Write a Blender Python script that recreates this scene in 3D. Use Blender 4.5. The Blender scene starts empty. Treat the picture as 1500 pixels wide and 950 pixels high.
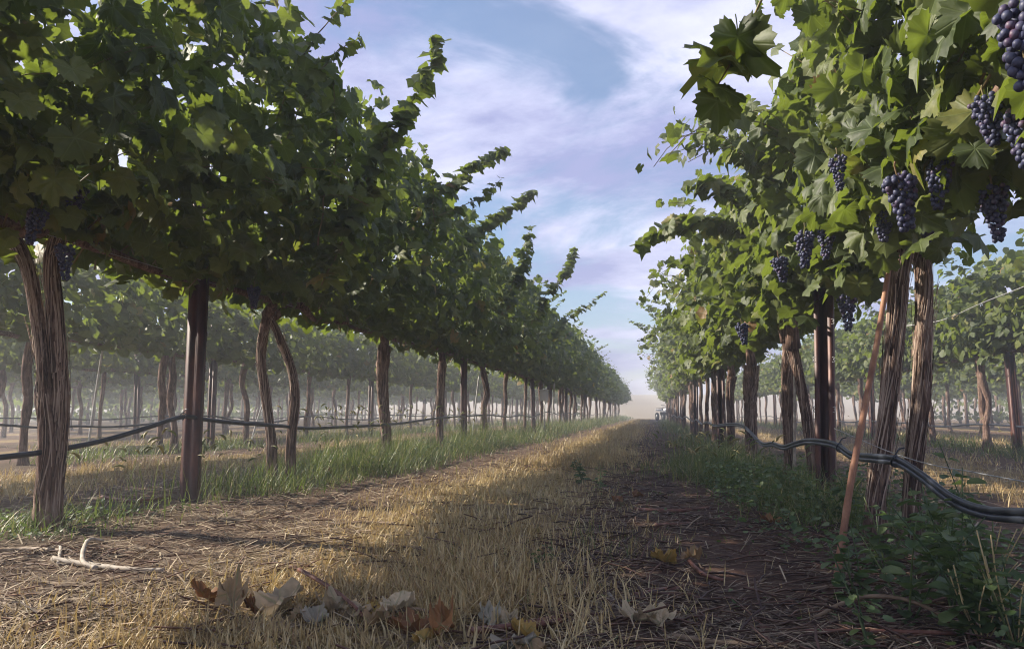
import bpy, math, random
import numpy as np
from mathutils import Vector, Matrix, noise as mnoise

R = math.radians
scene = bpy.context.scene
COL = scene.collection
rng = np.random.default_rng(11)
random.seed(11)

# ---------------------------------------------------------------- camera
EYE = 0.50
F_PX = 1080.0                      # focal length in photo pixels (photo is 1500 x 950)
PITCH = math.atan(130 / F_PX)      # rows converge at pixel (955, 605)
YAW = math.atan(205 / F_PX * math.cos(PITCH))
cam_d = bpy.data.cameras.new("camera")
cam = bpy.data.objects.new("camera", cam_d)
COL.objects.link(cam)
cam_d.sensor_width = 36.0
cam_d.lens = 36.0 * F_PX / 1500.0
cam_d.clip_start = 0.02
cam_d.clip_end = 3000
cam.location = (0, 0, EYE)
cam.rotation_euler = (math.pi / 2 + PITCH, 0, YAW)
scene.camera = cam
CAM_R = np.array(cam.rotation_euler.to_matrix())

# ---------------------------------------------------------------- sun, sky, exposure
SUN_EL, SUN_AZ = 33.0, 86.0        # azimuth measured from +Y (down the lane) towards -X
sd = np.array([-math.sin(R(SUN_AZ)) * math.cos(R(SUN_EL)), math.cos(R(SUN_AZ)) * math.cos(R(SUN_EL)), math.sin(R(SUN_EL))])
sun_d = bpy.data.lights.new("sun", 'SUN')
sun_d.energy = 5.0
sun_d.angle = R(0.6)
sun_d.color = (1.0, 0.91, 0.77)
sun = bpy.data.objects.new("sun", sun_d)
COL.objects.link(sun)
sun.location = (-20, 5, 20)
sun.rotation_euler = Vector(sd).to_track_quat('Z', 'Y').to_euler()

world = bpy.data.worlds.new("World")
scene.world = world
world.use_nodes = True
wt = world.node_tree
wt.nodes.clear()
def wn(t, **kw):
    n = wt.nodes.new(t)
    for k, v in kw.items(): setattr(n, k, v)
    return n
sky = wn('ShaderNodeTexSky', sky_type='NISHITA', sun_disc=False)
sky.sun_elevation = R(SUN_EL)
sky.sun_rotation = R(-SUN_AZ)
sky.air_density = 1.2; sky.dust_density = 0.6; sky.ozone_density = 5.0
bg1 = wn('ShaderNodeBackground'); bg1.inputs[1].default_value = 0.078
wt.links.new(sky.outputs[0], bg1.inputs[0])
tc = wn('ShaderNodeTexCoord')
sep = wn('ShaderNodeSeparateXYZ'); wt.links.new(tc.outputs['Generated'], sep.inputs[0])
zc = wn('ShaderNodeMath', operation='MAXIMUM'); wt.links.new(sep.outputs[2], zc.inputs[0]); zc.inputs[1].default_value = 0.0
za = wn('ShaderNodeMath', operation='ADD'); wt.links.new(zc.outputs[0], za.inputs[0]); za.inputs[1].default_value = 0.30
dv = wn('ShaderNodeVectorMath', operation='DIVIDE')
cb = wn('ShaderNodeCombineXYZ')
for i in range(3): wt.links.new(za.outputs[0], cb.inputs[i])
wt.links.new(tc.outputs['Generated'], dv.inputs[0]); wt.links.new(cb.outputs[0], dv.inputs[1])
mp = wn('ShaderNodeMapping'); wt.links.new(dv.outputs[0], mp.inputs[0])
mp.inputs['Location'].default_value = (3.1, 0.35, 0); mp.inputs['Rotation'].default_value = (0, 0, R(28)); mp.inputs['Scale'].default_value = (0.8, 1.25, 1)
nz = wn('ShaderNodeTexNoise'); wt.links.new(mp.outputs[0], nz.inputs[0])
nz.inputs['Scale'].default_value = 1.9; nz.inputs['Detail'].default_value = 9; nz.inputs['Roughness'].default_value = 0.6; nz.inputs['Distortion'].default_value = 0.45
cr = wn('ShaderNodeValToRGB'); wt.links.new(nz.outputs[0], cr.inputs[0])
cr.color_ramp.interpolation = 'EASE'
cr.color_ramp.elements[0].position = 0.41; cr.color_ramp.elements[0].color = (0.12, 0.12, 0.12, 1)
cr.color_ramp.elements[1].position = 0.57; cr.color_ramp.elements[1].color = (1, 1, 1, 1)
nz2 = wn('ShaderNodeTexNoise'); wt.links.new(mp.outputs[0], nz2.inputs[0])
nz2.inputs['Scale'].default_value = 2.7; nz2.inputs['Detail'].default_value = 9; nz2.inputs['Roughness'].default_value = 0.6
cr2 = wn('ShaderNodeValToRGB'); wt.links.new(nz2.outputs[0], cr2.inputs[0])
cr2.color_ramp.elements[0].position = 0.38; cr2.color_ramp.elements[0].color = (0.29, 0.32, 0.56, 1)
cr2.color_ramp.elements[1].position = 0.64; cr2.color_ramp.elements[1].color = (0.68, 0.70, 0.90, 1)
bg2 = wn('ShaderNodeBackground'); wt.links.new(cr2.outputs[0], bg2.inputs[0]); bg2.inputs[1].default_value = 0.70
mx = wn('ShaderNodeMixShader'); wt.links.new(cr.outputs[0], mx.inputs[0]); wt.links.new(bg1.outputs[0], mx.inputs[1]); wt.links.new(bg2.outputs[0], mx.inputs[2])
wo = wn('ShaderNodeOutputWorld'); wt.links.new(mx.outputs[0], wo.inputs[0])

vs = scene.view_settings
vs.view_transform = 'Standard'; vs.look = 'None'; vs.gamma = 1.0; vs.use_curve_mapping = False
vs.exposure = 1.0
scene.render.engine = 'CYCLES'
cy = scene.cycles
cy.use_denoising = True
cy.denoising_prefilter = 'ACCURATE'
cy.filter_width = 1.1
cy.max_bounces = 8; cy.diffuse_bounces = 3; cy.glossy_bounces = 2; cy.transmission_bounces = 4; cy.volume_bounces = 1; cy.transparent_max_bounces = 6
cy.sample_clamp_indirect = 6.0

# ---------------------------------------------------------------- helpers
def ray(px, py):
    d = CAM_R @ np.array([(px - 750) / F_PX, -(py - 475) / F_PX, -1.0])
    return d
def at(px, py, Y):
    """world point seen at photo pixel (px, py) at distance Y down the lane"""
    d = ray(px, py)
    return np.array([0, 0, EYE]) + d * (Y / d[1])
def at_x(px, py, X):
    """world point seen at photo pixel (px, py) on the upright plane x = X along a row"""
    d = ray(px, py)
    return np.array([0, 0, EYE]) + d * (X / d[0])
def at_ground(px, py):
    d = ray(px, py)
    p = np.array([0, 0, EYE]) + d * (-EYE / d[2])
    return np.array([p[0], p[1], gz(p[0], p[1])])
def gz(x, y):
    near = max(0.0, 1 - math.hypot(x, y) / 40)
    return near * (0.035 * mnoise.noise((x * 0.9, y * 0.6, 3.1)) + 0.016 * mnoise.noise((x * 4.1, y * 3.3, 7.7))) - 0.01 * near
def gz_arr(X, Y):
    return np.array([gz(a, b) for a, b in zip(X, Y)])

def mesh_arr(name, V, F, mat, uv=None, attrs=None, smooth=True):
    """V (n,3); F list of int arrays (tri or quad blocks)"""
    me = bpy.data.meshes.new(name)
    V = np.asarray(V, dtype=np.float32)
    blocks = F if isinstance(F, list) else [F]
    blocks = [np.asarray(b, dtype=np.int32) for b in blocks if len(b)]
    loops = np.concatenate([b.ravel() for b in blocks])
    starts, s = [], 0
    for b in blocks:
        starts.append(np.arange(len(b)) * b.shape[1] + s); s += b.size
    starts = np.concatenate(starts).astype(np.int32)
    me.vertices.add(len(V)); me.vertices.foreach_set('co', V.ravel())
    me.loops.add(len(loops)); me.loops.foreach_set('vertex_index', loops)
    me.polygons.add(len(starts)); me.polygons.foreach_set('loop_start', starts)
    me.update(calc_edges=True)
    if smooth:
        me.polygons.foreach_set('use_smooth', np.ones(len(starts), dtype=bool))
    if uv is not None:
        l = me.uv_layers.new(name='UVMap')
        l.data.foreach_set('uv', np.asarray(uv, dtype=np.float32)[loops].ravel())
    for k, a in (attrs or {}).items():
        at_ = me.attributes.new(k, 'FLOAT', 'POINT')
        at_.data.foreach_set('value', np.asarray(a, dtype=np.float32))
    me.materials.append(mat)
    return me

def link(name, data, parent=None, M=None, label=None, cat=None, group=None, kind=None):
    o = bpy.data.objects.new(name, data)
    COL.objects.link(o)
    if parent is not None: o.parent = parent
    if M is not None: o.matrix_local = M
    tag(o, label, cat, group, kind)
    return o
def tag(o, label=None, cat=None, group=None, kind=None):
    if label: o['label'] = label
    if cat: o['category'] = cat
    if group: o['group'] = group
    if kind: o['kind'] = kind
    return o
def empty(name, loc, label=None, cat=None, group=None):
    o = bpy.data.objects.new(name, None)
    COL.objects.link(o)
    o.location = loc; o.empty_display_size = 0.1
    return tag(o, label, cat, group)

def norm(a): return a / (np.linalg.norm(a, axis=-1, keepdims=True) + 1e-9)

def frames(tip, nrm):
    """rotation matrices with columns side, tip, normal"""
    n = norm(nrm); t = tip - (tip * n).sum(-1, keepdims=True) * n; t = norm(t)
    s = np.cross(t, n)
    return np.stack([s, t, n], axis=-1)

def scatter(tv, tf, Rm, T, S, rnd, uv=None):
    """copies of one template -> vertices, faces, uv, rnd"""
    N, n = len(T), len(tv)
    S = np.asarray(S)
    P = tv[None] * (S[:, None, None] if S.ndim == 1 else S[:, None, :])
    V = np.einsum('nij,nkj->nki', Rm, P) + T[:, None, :]
    Fc = (tf[None] + (np.arange(N) * n)[:, None, None]).reshape(-1, tf.shape[1])
    UV = np.tile(uv, (N, 1)) if uv is not None else np.zeros((N * n, 2))
    return V.reshape(-1, 3), Fc, UV, np.repeat(rnd, n)

class Acc:
    """collects blocks of geometry for ONE mesh"""
    def __init__(s): s.V, s.Q, s.T, s.U, s.A, s.n = [], [], [], [], [], 0
    def add(s, V, F, UV=None, A=None):
        V = np.asarray(V, dtype=float); F = np.asarray(F)
        (s.Q if F.shape[1] == 4 else s.T).append(F + s.n)
        s.V.append(V); s.n += len(V)
        s.U.append(UV if UV is not None else np.zeros((len(V), 2)))
        s.A.append(A if isinstance(A, np.ndarray) else np.full(len(V), 0.5 if A is None else A))
    def mesh(s, name, mat, smooth=True):
        F = []
        if s.T: F.append(np.concatenate(s.T))
        if s.Q: F.append(np.concatenate(s.Q))
        return mesh_arr(name, np.concatenate(s.V), F, mat, np.concatenate(s.U), {'rnd': np.concatenate(s.A)}, smooth)

def catmull(P, n):
    P = np.asarray(P, dtype=float)
    if len(P) == 2: P = np.array([P[0], (P[0] + P[1]) / 2, P[1]])
    Q = np.vstack([2 * P[0] - P[1], P, 2 * P[-1] - P[-2]])
    out, seg = [], len(P) - 1
    for t in np.linspace(0, seg - 1e-6, n):
        i = int(t); u = t - i
        a, b, c, d = Q[i], Q[i + 1], Q[i + 2], Q[i + 3]
        out.append(0.5 * (2 * b + (c - a) * u + (2 * a - 5 * b + 4 * c - d) * u * u + (3 * b - a - 3 * c + d) * u ** 3))
    return np.array(out)

def path_frames(P):
    T = norm(np.gradient(P, axis=0))
    up = np.array([1.0, 0, 0]) if abs(T[0][0]) < 0.8 else np.array([0, 1.0, 0])
    A = []
    a = up
    for t in T:
        a = a - a.dot(t) * t; a = a / np.linalg.norm(a); A.append(a)
    A = np.array(A); B = np.cross(T, A)
    return T, A, B

def tube(P, rad, segs=8, cap=True):
    """tube along points P; rad scalar, (n,) or (n,segs)"""
    P = np.asarray(P, dtype=float); n = len(P)
    T, A, B = path_frames(P)
    rad = np.asarray(rad, dtype=float)
    if rad.ndim == 0: rad = np.full(n, float(rad))
    if rad.ndim == 1: rad = np.repeat(rad[:, None], segs, 1)
    th = np.arange(segs) * 2 * math.pi / segs
    V = P[:, None, :] + rad[:, :, None] * (np.cos(th)[None, :, None] * A[:, None, :] + np.sin(th)[None, :, None] * B[:, None, :])
    V = V.reshape(-1, 3)
    i = np.arange(n - 1)[:, None] * segs; j = np.arange(segs)[None, :]; k = (j + 1) % segs
    F = np.stack([i + j, i + k, i + segs + k, i + segs + j], -1).reshape(-1, 4)
    if cap:
        V = np.vstack([V, P[0], P[-1]])
        m = n * segs
        q1 = np.array([[m, (b + 1) % segs, b, b] for b in range(segs)])
        q2 = np.array([[m + 1, (n - 1) * segs + b, (n - 1) * segs + (b + 1) % segs, (n - 1) * segs + (b + 1) % segs] for b in range(segs)])
        return V, F, q1[:, :3], q2[:, :3]
    return V, F, None, None
def add_tube(acc, P, rad, segs=8, A=None):
    V, F, c1, c2 = tube(P, rad, segs)
    n0 = acc.n
    acc.add(V, F, None, A)
    acc.T.append(c1 + n0); acc.T.append(c2 + n0)

# ---------------------------------------------------------------- materials
def mat(name):
    m = bpy.data.materials.new(name); m.use_nodes = True
    nt = m.node_tree; nt.nodes.clear()
    o = nt.nodes.new('ShaderNodeOutputMaterial')
    return m, nt, o
def nd(nt, t, ins=None, **kw):
    n = nt.nodes.new(t)
    for k, v in kw.items(): setattr(n, k, v)
    for k, v in (ins or {}).items():
        if isinstance(v, bpy.types.NodeSocket): nt.links.new(v, n.inputs[k])
        else: n.inputs[k].default_value = v
    return n
def mth(nt, op, a, b=0.0, c=None):
    ins = {0: a, 1: b}
    if c is not None: ins[2] = c
    return nd(nt, 'ShaderNodeMath', ins, operation=op).outputs[0]
def ramp(nt, fac, stops, interp='LINEAR'):
    n = nd(nt, 'ShaderNodeValToRGB', {0: fac}); r = n.color_ramp; r.interpolation = interp
    while len(r.elements) < len(stops): r.elements.new(0.5)
    for e, (p, c) in zip(r.elements, stops): e.position = p; e.color = (*c, 1)
    return n.outputs[0]
def mixc(nt, f, a, b, bt='MIX'):
    n = nd(nt, 'ShaderNodeMix', data_type='RGBA', blend_type=bt)
    for i, v in ((0, f), (6, a), (7, b)):
        if isinstance(v, bpy.types.NodeSocket): nt.links.new(v, n.inputs[i])
        else: n.inputs[i].default_value = v if i == 0 else (*v, 1)
    return n.outputs[2]

def leaf_material(name, stops, trans, tmix=0.36, veins=True, rough=0.45, objrand=True, spec=0.5):
    m, nt, o = mat(name)
    rnd = nd(nt, 'ShaderNodeAttribute', attribute_name='rnd').outputs['Fac']
    if objrand:
        oi = nd(nt, 'ShaderNodeObjectInfo').outputs['Random']
        rnd = mth(nt, 'FRACT', mth(nt, 'ADD', rnd, oi))
    col = ramp(nt, rnd, stops)
    geo = nd(nt, 'ShaderNodeNewGeometry')
    tcn = nd(nt, 'ShaderNodeTexCoord')
    spk = nd(nt, 'ShaderNodeTexNoise', {'Vector': geo.outputs['Position'], 'Scale': 38.0, 'Detail': 3.0}).outputs[0]
    col = mixc(nt, 1.0, col, ramp(nt, spk, [(0.3, (0.72, 0.76, 0.72)), (0.7, (1.25, 1.2, 1.15))]), 'MULTIPLY')
    bumpsrc = spk
    if veins:
        uv = nd(nt, 'ShaderNodeSeparateXYZ', {0: nd(nt, 'ShaderNodeUVMap', uv_map='UVMap').outputs[0]})
        u, v = uv.outputs[0], uv.outputs[1]
        au = mth(nt, 'ABSOLUTE', u)
        best = None
        for ang in (0, 52, 108):
            c, s = math.cos(R(ang)), math.sin(R(ang))
            d = mth(nt, 'ABSOLUTE', mth(nt, 'SUBTRACT', mth(nt, 'MULTIPLY', au, c), mth(nt, 'MULTIPLY', v, s)))
            along = mth(nt, 'ADD', mth(nt, 'MULTIPLY', au, s), mth(nt, 'MULTIPLY', v, c))
            d = mth(nt, 'ADD', d, mth(nt, 'MULTIPLY', mth(nt, 'LESS_THAN', along, -0.02), 1.0))
            best = d if best is None else mth(nt, 'MINIMUM', best, d)
        vein = nd(nt, 'ShaderNodeMapRange', {0: best, 1: 0.006, 2: 0.034, 3: 1.0, 4: 0.0}).outputs[0]
        col = mixc(nt, mth(nt, 'MULTIPLY', vein, 0.5), col, (0.17, 0.22, 0.08))
        bumpsrc = mth(nt, 'SUBTRACT', spk, mth(nt, 'MULTIPLY', vein, 0.6))
    bmp = nd(nt, 'ShaderNodeBump', {'Height': bumpsrc, 'Strength': 0.35, 'Distance': 0.006}).outputs[0]
    p = nd(nt, 'ShaderNodeBsdfPrincipled', {'Base Color': col, 'Roughness': rough, 'Specular IOR Level': spec, 'Normal': bmp})
    tcol = mixc(nt, 0.75, col, trans)
    t = nd(nt, 'ShaderNodeBsdfTranslucent', {0: tcol})
    ms = nd(nt, 'ShaderNodeMixShader', {0: tmix, 1: p.outputs[0], 2: t.outputs[0]})
    nt.links.new(ms.outputs[0], o.inputs[0])
    return m

VINE_STOPS = [(0.0, (0.036, 0.054, 0.016)), (0.30, (0.058, 0.082, 0.022)), (0.65, (0.092, 0.118, 0.030)), (0.93, (0.15, 0.17, 0.045)), (0.975, (0.17, 0.17, 0.045)), (0.985, (0.26, 0.19, 0.05)), (0.995, (0.22, 0.11, 0.04))]
M_LEAF = leaf_material("vine_leaf", VINE_STOPS, (0.28, 0.37, 0.04), 0.36, rough=0.55)
M_GRASS = leaf_material("green_grass_blade", [(0.0, (0.060, 0.100, 0.022)), (0.5, (0.11, 0.155, 0.04)), (0.82, (0.16, 0.18, 0.055)), (1.0, (0.42, 0.34, 0.17))], (0.22, 0.30, 0.05), 0.3, veins=False, objrand=False, rough=0.5)
M_WEED = leaf_material("weed_leaf", [(0.0, (0.045, 0.085, 0.030)), (0.6, (0.080, 0.13, 0.045)), (1.0, (0.15, 0.19, 0.07))], (0.2, 0.3, 0.07), 0.3, veins=False, rough=0.5)
M_DRY = leaf_material("dry_grass_blade", [(0.0, (0.24, 0.145, 0.075)), (0.25, (0.42, 0.295, 0.14)), (0.6, (0.60, 0.465, 0.245)), (0.92, (0.72, 0.60, 0.37)), (1.0, (0.20, 0.20, 0.07))], (0.5, 0.37, 0.14), 0.25, veins=False, objrand=False, rough=0.55)
M_STRAW = leaf_material("straw", [(0.0, (0.09, 0.06, 0.045)), (0.4, (0.20, 0.14, 0.095)), (0.75, (0.36, 0.27, 0.18)), (1.0, (0.50, 0.41, 0.29))], (0.3, 0.2, 0.1), 0.08, veins=False, objrand=False, rough=0.7)
M_TWIG = leaf_material("cane_litter", [(0.0, (0.055, 0.026, 0.020)), (0.5, (0.13, 0.06, 0.040)), (0.85, (0.20, 0.12, 0.08)), (1.0, (0.30, 0.22, 0.15))], (0.2, 0.1, 0.05), 0.0, veins=False, objrand=False, rough=0.65)
def fallen(name, stops): return leaf_material(name, stops, stops[-1][1], 0.16, veins=True, rough=0.7)
M_FALL = {'pale': fallen("fallen_leaf_pale", [(0.0, (0.40, 0.30, 0.19)), (1.0, (0.54, 0.43, 0.29))]),
          'tan': fallen("fallen_leaf_tan", [(0.0, (0.24, 0.15, 0.08)), (1.0, (0.34, 0.23, 0.12))]),
          'rust': fallen("fallen_leaf_rust", [(0.0, (0.20, 0.085, 0.03)), (1.0, (0.32, 0.15, 0.05))]),
          'ochre': fallen("fallen_leaf_ochre", [(0.0, (0.34, 0.21, 0.05)), (1.0, (0.44, 0.28, 0.07))]),
          'grey': fallen("fallen_leaf_grey", [(0.0, (0.25, 0.21, 0.16)), (1.0, (0.36, 0.32, 0.25))])}

def bark_material():
    m, nt, o = mat("vine_bark")
    tcn = nd(nt, 'ShaderNodeTexCoord')
    geo = nd(nt, 'ShaderNodeNewGeometry')
    rnd = nd(nt, 'ShaderNodeAttribute', attribute_name='rnd').outputs['Fac']
    mpn = nd(nt, 'ShaderNodeMapping', {0: geo.outputs['Position'], 'Scale': (42, 42, 5)})
    n1 = nd(nt, 'ShaderNodeTexNoise', {'Vector': mpn.outputs[0], 'Scale': 1.6, 'Detail': 8.0, 'Roughness': 0.65, 'Distortion': 0.6}).outputs[0]
    n2 = nd(nt, 'ShaderNodeTexNoise', {'Vector': geo.outputs['Position'], 'Scale': 5.0, 'Detail': 3.0}).outputs[0]
    f = mth(nt, 'ADD', mth(nt, 'MULTIPLY', n1, 0.75), mth(nt, 'MULTIPLY', mth(nt, 'SUBTRACT', rnd, 0.5), 0.45))
    f = mth(nt, 'ADD', f, mth(nt, 'MULTIPLY', mth(nt, 'SUBTRACT', n2, 0.5), 0.35))
    col = ramp(nt, f, [(0.22, (0.035, 0.020, 0.016)), (0.34, (0.11, 0.066, 0.050)), (0.45, (0.25, 0.165, 0.125)), (0.62, (0.46, 0.355, 0.285))])
    b = nd(nt, 'ShaderNodeBump', {'Height': n1, 'Strength': 0.9, 'Distance': 0.012}).outputs[0]
    p = nd(nt, 'ShaderNodeBsdfPrincipled', {'Base Color': col, 'Roughness': 0.85, 'Specular IOR Level': 0.2, 'Normal': b})
    nt.links.new(p.outputs[0], o.inputs[0]); return m
M_BARK = bark_material()

def noise_mat(name, stops, scale=8.0, rough=0.6, metal=0.0, bump=0.2, dist=0.004, stretch=(1, 1, 1), spec=0.5, detail=6.0):
    m, nt, o = mat(name)
    geo = nd(nt, 'ShaderNodeNewGeometry')
    mpn = nd(nt, 'ShaderNodeMapping', {0: geo.outputs['Position'], 'Scale': stretch})
    n1 = nd(nt, 'ShaderNodeTexNoise', {'Vector': mpn.outputs[0], 'Scale': scale, 'Detail': detail, 'Roughness': 0.6}).outputs[0]
    col = ramp(nt, n1, stops)
    b = nd(nt, 'ShaderNodeBump', {'Height': n1, 'Strength': bump, 'Distance': dist}).outputs[0]
    p = nd(nt, 'ShaderNodeBsdfPrincipled', {'Base Color': col, 'Roughness': rough, 'Metallic': metal, 'Specular IOR Level': spec, 'Normal': b})
    nt.links.new(p.outputs[0], o.inputs[0]); return m
M_CANE = noise_mat("green_cane", [(0.3, (0.16, 0.075, 0.035)), (0.6, (0.20, 0.17, 0.06)), (0.8, (0.15, 0.19, 0.06))], 6.0)
M_POST = noise_mat("rusted_post", [(0.30, (0.026, 0.010, 0.008)), (0.50, (0.060, 0.020, 0.015)), (0.66, (0.12, 0.042, 0.026)), (0.8, (0.20, 0.09, 0.05))], 9.0, 0.5, 0.15, 0.35, 0.003, (2.2, 2.2, 0.6))
M_CLIP = noise_mat("galvanised_wire", [(0.3, (0.32, 0.31, 0.30)), (0.7, (0.5, 0.49, 0.47))], 30.0, 0.45, 0.6)
M_HOSE = noise_mat("black_poly_hose", [(0.3, (0.014, 0.017, 0.024)), (0.60, (0.034, 0.040, 0.054)), (0.78, (0.13, 0.12, 0.11))], 20.0, 0.36, 0.0, 0.15, 0.002)
M_ROD = noise_mat("rusty_rod", [(0.3, (0.16, 0.065, 0.035)), (0.55, (0.30, 0.14, 0.075)), (0.75, (0.42, 0.24, 0.14))], 22.0, 0.65, 0.0, 0.3, 0.002, (1, 1, 0.4))
M_STAKE = noise_mat("pale_stake", [(0.3, (0.45, 0.43, 0.40)), (0.7, (0.66, 0.64, 0.60))], 12.0, 0.6)
M_WHITE = noise_mat("white_enamel", [(0.3, (0.66, 0.67, 0.70)), (0.7, (0.78, 0.79, 0.80))], 9.0, 0.4)
M_RUBBER = noise_mat("black_rubber", [(0.3, (0.015, 0.015, 0.016)), (0.7, (0.04, 0.038, 0.035))], 12.0, 0.7)
M_DARK = noise_mat("dark_plastic", [(0.3, (0.02, 0.022, 0.026)), (0.7, (0.05, 0.05, 0.055))], 10.0, 0.45)
M_STICK = noise_mat("bleached_stick", [(0.3, (0.24, 0.19, 0.145)), (0.55, (0.42, 0.36, 0.29)), (0.75, (0.58, 0.52, 0.44))], 30.0, 0.75, 0.0, 0.4)
M_PRUNE = noise_mat("pruned_cane", [(0.3, (0.075, 0.028, 0.020)), (0.55, (0.17, 0.065, 0.042)), (0.78, (0.30, 0.17, 0.11))], 30.0, 0.55, 0.0, 0.4)
M_BROWNCANE = noise_mat("brown_cane", [(0.3, (0.13, 0.08, 0.05)), (0.55, (0.24, 0.16, 0.095)), (0.78, (0.36, 0.27, 0.17))], 30.0, 0.65, 0.0, 0.4)

def grape_material():
    m, nt, o = mat("grape_skin")
    geo = nd(nt, 'ShaderNodeNewGeometry')
    oi = nd(nt, 'ShaderNodeObjectInfo').outputs['Random']
    rnd = nd(nt, 'ShaderNodeAttribute', attribute_name='rnd').outputs['Fac']
    f = mth(nt, 'FRACT', mth(nt, 'ADD', rnd, oi))
    n1 = nd(nt, 'ShaderNodeTexNoise', {'Vector': geo.outputs['Position'], 'Scale': 90.0, 'Detail': 4.0}).outputs[0]
    skin = ramp(nt, f, [(0.0, (0.018, 0.020, 0.055)), (0.7, (0.030, 0.030, 0.085)), (0.92, (0.07, 0.035, 0.08)), (1.0, (0.12, 0.04, 0.07))])
    col = mixc(nt, ramp(nt, n1, [(0.34, (0.12, 0.12, 0.12)), (0.66, (0.75, 0.75, 0.75))]), skin, (0.085, 0.095, 0.16))
    p = nd(nt, 'ShaderNodeBsdfPrincipled', {'Base Color': col, 'Roughness': 0.5, 'Specular IOR Level': 0.4})
    nt.links.new(p.outputs[0], o.inputs[0]); return m
M_GRAPE = grape_material()

ROW_L, ROW_R, SPAN = -2.65, 0.885, 3.535
def ground_material():
    m, nt, o = mat("vineyard_soil")
    geo = nd(nt, 'ShaderNodeNewGeometry')
    pos = geo.outputs['Position']
    s = nd(nt, 'ShaderNodeSeparateXYZ', {0: pos})
    nw = nd(nt, 'ShaderNodeTexNoise', {'Vector': pos, 'Scale': 1.3, 'Detail': 4.0}).outputs[0]
    x = mth(nt, 'ADD', s.outputs[0], mth(nt, 'MULTIPLY', mth(nt, 'SUBTRACT', nw, 0.5), 0.7))
    u = mth(nt, 'FRACT', mth(nt, 'DIVIDE', mth(nt, 'ADD', x, -ROW_L + 353.5), SPAN))
    c = mth(nt, 'ABSOLUTE', mth(nt, 'SUBTRACT', u, 0.5))          # 0 lane centre, 0.5 vine row
    grassy = ramp(nt, c, [(0.10, (1, 1, 1)), (0.20, (0, 0, 0))])
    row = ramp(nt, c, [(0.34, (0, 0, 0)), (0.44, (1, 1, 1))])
    n1 = nd(nt, 'ShaderNodeTexNoise', {'Vector': pos, 'Scale': 9.0, 'Detail': 10.0, 'Roughness': 0.7}).outputs[0]
    mpn = nd(nt, 'ShaderNodeMapping', {0: pos, 'Rotation': (0, 0, 0.5), 'Scale': (18, 70, 20)})
    n2 = nd(nt, 'ShaderNodeTexNoise', {'Vector': mpn.outputs[0], 'Scale': 1.0, 'Detail': 5.0, 'Roughness': 0.7, 'Distortion': 1.2}).outputs[0]
    mulch = ramp(nt, n2, [(0.30, (0.060, 0.036, 0.027)), (0.47, (0.135, 0.085, 0.060)), (0.58, (0.24, 0.165, 0.115)), (0.72, (0.38, 0.29, 0.20))])
    soil = ramp(nt, n1, [(0.3, (0.085, 0.050, 0.036)), (0.55, (0.16, 0.10, 0.068)), (0.75, (0.25, 0.17, 0.115))])
    track = mixc(nt, 0.55, soil, mulch)
    dry = ramp(nt, n2, [(0.3, (0.17, 0.11, 0.05)), (0.5, (0.30, 0.21, 0.10)), (0.7, (0.44, 0.33, 0.17))])
    col = mixc(nt, grassy, track, dry)
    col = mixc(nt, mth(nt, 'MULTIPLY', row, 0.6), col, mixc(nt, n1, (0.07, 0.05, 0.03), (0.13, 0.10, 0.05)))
    inl = mth(nt, 'MULTIPLY', nd(nt, 'ShaderNodeMapRange', {0: x, 1: -0.45, 2: -0.15}).outputs[0], nd(nt, 'ShaderNodeMapRange', {0: x, 1: 1.0, 2: 0.75}).outputs[0])
    redm = ramp(nt, n2, [(0.30, (0.040, 0.020, 0.016)), (0.5, (0.095, 0.050, 0.038)), (0.72, (0.20, 0.12, 0.085))])
    col = mixc(nt, mth(nt, 'MULTIPLY', inl, 0.8), col, redm)
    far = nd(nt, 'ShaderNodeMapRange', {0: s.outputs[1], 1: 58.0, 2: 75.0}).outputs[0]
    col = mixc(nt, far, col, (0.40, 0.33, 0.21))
    h = mth(nt, 'ADD', n1, n2)
    b = nd(nt, 'ShaderNodeBump', {'Height': h, 'Strength': 0.8, 'Distance': 0.03}).outputs[0]
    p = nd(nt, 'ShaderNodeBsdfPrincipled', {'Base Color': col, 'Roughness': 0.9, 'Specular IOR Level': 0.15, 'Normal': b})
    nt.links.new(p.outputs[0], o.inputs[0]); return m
M_GROUND = ground_material()
M_HILL = noise_mat("dry_hill", [(0.3, (0.30, 0.24, 0.15)), (0.7, (0.44, 0.36, 0.24))], 0.02, 0.9)

# ---------------------------------------------------------------- ground and hill
def grid_mesh(name, xs, ys, zf, m):
    nx, ny = len(xs), len(ys)
    XX, YY = np.meshgrid(xs, ys)
    Z = np.array([zf(a, b) for a, b in zip(XX.ravel(), YY.ravel())])
    V = np.stack([XX.ravel(), YY.ravel(), Z], 1)
    i = np.arange(ny - 1)[:, None] * nx; j = np.arange(nx - 1)[None]
    F = np.stack([i + j, i + j + 1, i + nx + j + 1, i + nx + j], -1).reshape(-1, 4)
    return mesh_arr(name, V, F, m)
xs = np.concatenate([np.linspace(-400, -26, 12), np.linspace(-24, -5.2, 36), np.linspace(-5, 3.2, 110), np.linspace(3.5, 24, 40), np.linspace(26, 400, 12)])
ys = np.concatenate([np.linspace(-60, -3, 8), np.linspace(-2, 0.6, 12), np.linspace(0.7, 9, 110), np.linspace(9.3, 40, 70), np.linspace(43, 420, 20)])
link("ground", grid_mesh("ground", xs, ys, gz, M_GROUND), kind='structure')
def hillz(x, y):
    t = min(1, max(0, (y - 64) / 80)); t = t * t * (3 - 2 * t)
    return -0.3 + t * (4.3 + 1.7 * mnoise.noise((x * 0.008, 2.2, 0.3)) + 0.25 * mnoise.noise((x * 0.05, y * 0.03, 0)))
link("hill", grid_mesh("hill", np.linspace(-398, 398, 70), np.linspace(64, 300, 50), hillz, M_HILL), kind='structure')

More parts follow.
